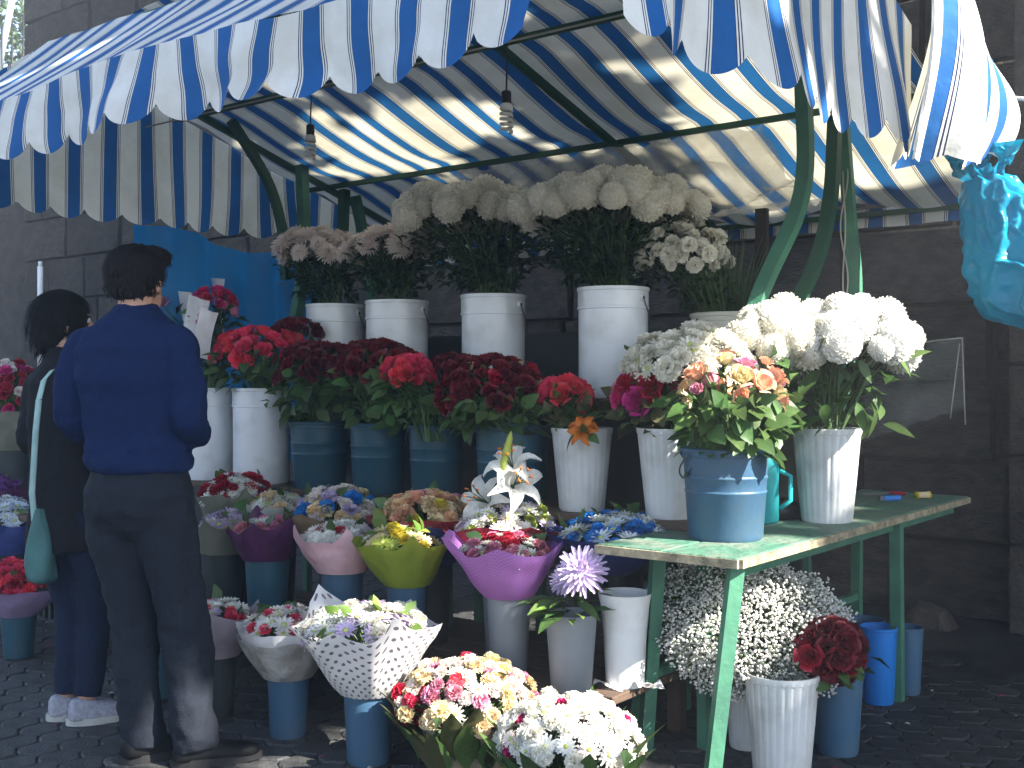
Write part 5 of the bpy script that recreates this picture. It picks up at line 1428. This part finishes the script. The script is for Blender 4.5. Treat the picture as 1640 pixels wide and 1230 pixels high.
hairmass('hair', 'hair_brown', man, hc, hq, [((0, -.022, .035), (.097, .106, .096)), ((0, -.055, -.012), (.084, .062, .062)), ((.02, .03, .085), (.075, .075, .045))], 2600, 1, .02)
shoe(man, 'shoe', (.05, -.02, .0), math.radians(-38), 'shoe_black', 'sole_grey', .30)
shoe(man, 'shoe', (.245, -.01, .0), math.radians(-55), 'shoe_black', 'sole_grey', .30)

# ---- woman with the teal bag
wp = at(112, 1148, 4.24); wp.z = 0.002
wo = thing('person', 'person with dark hair, black coat, blue jeans and a teal shoulder bag', 'person', wp, math.radians(-22))
wc = Vector((-.045, .02, 1.492))
mb = MB(); wq = head(mb, wc, math.radians(-38), .95)
limb(mb, [(-.02, 0, 1.28), (-.03, 0, 1.36), (-.04, .015, 1.44)], [.05, .05, .05])
torso(mb, [(0, 0, .80, .135, .10), (0, 0, .95, .12, .09), (0, 0, 1.15, .13, .09), (0, 0, 1.27, .13, .085), (-.01, 0, 1.33, .10, .07), (-.02, 0, 1.36, .045, .045)])
for s_ in (-1, 1):
    limb(mb, [(.13 * s_, 0, 1.27), (.17 * s_, -.01, 1.04), (.14 * s_, .16, .95)], [.042, .035, .025]); hand(mb, (.14 * s_, .16, .95), Vector((-.3 * s_, 1, 0)), Vector((0, 0, 1)), -s_)
WL = [(-.03, 0, .74), (-.005, .02, .42), (0.0, -.01, .08)]; WR = [(.085, 0, .74), (.095, .03, .42), (.10, -.02, .08)]
for L_ in (WL, WR): limb(mb, L_, [.08, .05, .035])
flesh(mb, 'body', 'skin', wo, .008, 4); eyes(wo, wc, wq)
mb = MB()
torso(mb, [(0, 0, .64, .165, .125), (0, 0, .70, .165, .125), (0, 0, .85, .160, .12), (0, 0, 1.0, .150, .11), (0, 0, 1.15, .158, .112), (0, 0, 1.25, .160, .105), (-.005, 0, 1.31, .135, .09), (-.015, .0, 1.36, .08, .07), (-.025, .005, 1.395, .065, .062)])
for s_ in (-1, 1): limb(mb, [(.09 * s_, 0, 1.29), (.150 * s_, -.005, 1.24), (.185 * s_, -.02, 1.04), (.15 * s_, .14, .955)], [.05, .058, .05, .04])
flesh(mb, 'coat', 'coat', wo, .010, 5, [('foldbig3', .14, .03), ('foldsmall', .05, .012)])
mb = MB()
torso(mb, [(.02, 0, .82, .14, .105), (.025, 0, .74, .155, .11), (.025, 0, .66, .13, .09), (.03, 0, .63, .08, .06)])
limb(mb, [(-.04, 0, .74), (-.04, 0, .64), (-.01, .02, .40), (0, 0, .22), (0, -.01, .095)], [.085, .085, .062, .054, .050])
limb(mb, [(.09, 0, .74), (.095, 0, .64), (.10, .03, .40), (.105, 0, .22), (.105, -.02, .095)], [.085, .085, .062, .054, .050])
flesh(mb, 'jeans', 'jeans', wo, .009, 4, [('foldbig2', .10, .015), ('foldsmall', .04, .008)])
hairmass('hair', 'hair_black', wo, wc, wq, [((0, -.015, .025), (.094, .108, .10)), ((-.012, -.05, -.045), (.085, .072, .085)), ((-.055, -.075, .0), (.055, .05, .05))], 1800, 5, .05)
shoe(wo, 'sneaker', (-.0, -.015, 0), math.radians(-40), 'sneaker', 'sneaker_sole', .26)
shoe(wo, 'sneaker', (.11, -.03, 0), math.radians(-42), 'sneaker', 'sneaker_sole', .26)
# teal shoulder bag
bg = thing('shoulder_bag', 'teal fabric shoulder bag hanging on a pale strap at the left', 'bag', at(62, 935, 4.12))
bb0 = Vector(bg.location)
mb = MB()
def f_sb(u, v):
    a = u * 2 * math.pi; w_ = .016 + .038 * math.sin(min(1, v * 1.15) * math.pi / 2) if v < .93 else .063 * (1 - (v - .93) * 10)
    w_ = max(.004, w_) * (1 + .12 * math.sin(a * 3 + v * 6) + .1 * nz(math.cos(a) * 2, math.sin(a) * 2, v * 4))
    return bb0 + Vector((w_ * math.cos(a) + .012 * v, w_ * .9 * math.sin(a), .275 * (1 - v)))
mb.grid(28, 20, f_sb); bw(mb, 'bag_body', 'bag_teal', bg)
mb = MB()
pts = [at(100, 588, 4.14), at(84, 592, 4.10), at(70, 608, 4.07), at(62, 640, 4.05), at(57, 690, 4.05), at(54, 740, 4.07), at(51, 790, 4.09), at(55, 835, 4.12)]
for i in range(len(pts) - 1):
    a, b = pts[i], pts[i + 1]; sd = Vector((1, 0, .3 if i < 3 else 0)).normalized() * (.011 if i > 1 else .009)
    a2, b2 = a, b; th = Vector((0, .004, 0))
    mb.add([a2 - sd, a2 + sd, b2 + sd, b2 - sd, a2 - sd + th, a2 + sd + th, b2 + sd + th, b2 - sd + th], [(0, 1, 2, 3), (7, 6, 5, 4), (0, 3, 7, 4), (1, 5, 6, 2)])
bw(mb, 'strap', 'strap', bg)

# ------------------------------------------------------------------ thin scattering volume, added to stand in for veiling lens glare
hz = bpy.data.materials.new('glare_veil_air'); hz.use_nodes = True
_n = hz.node_tree; _n.nodes.remove(_n.nodes['Principled BSDF'])
_v = _n.nodes.new('ShaderNodeVolumePrincipled'); _v.inputs['Color'].default_value = (0.92, 0.95, 1.0, 1); _v.inputs['Density'].default_value = 0.009; _v.inputs['Anisotropy'].default_value = 0.2
_n.links.new(_v.outputs[0], _n.nodes['Material Output'].inputs['Volume'])
mb = MB(); mb.box((0, 0, 4.7), (860, 860, 11.8), ax=(Vector((1, 0, 0)), Vector((0, 1, 0)), UP)); MATS['glare_veil_air'] = hz
o = mb.build('glare_veil', 'glare_veil_air', smooth=False); o['kind'] = 'stuff'
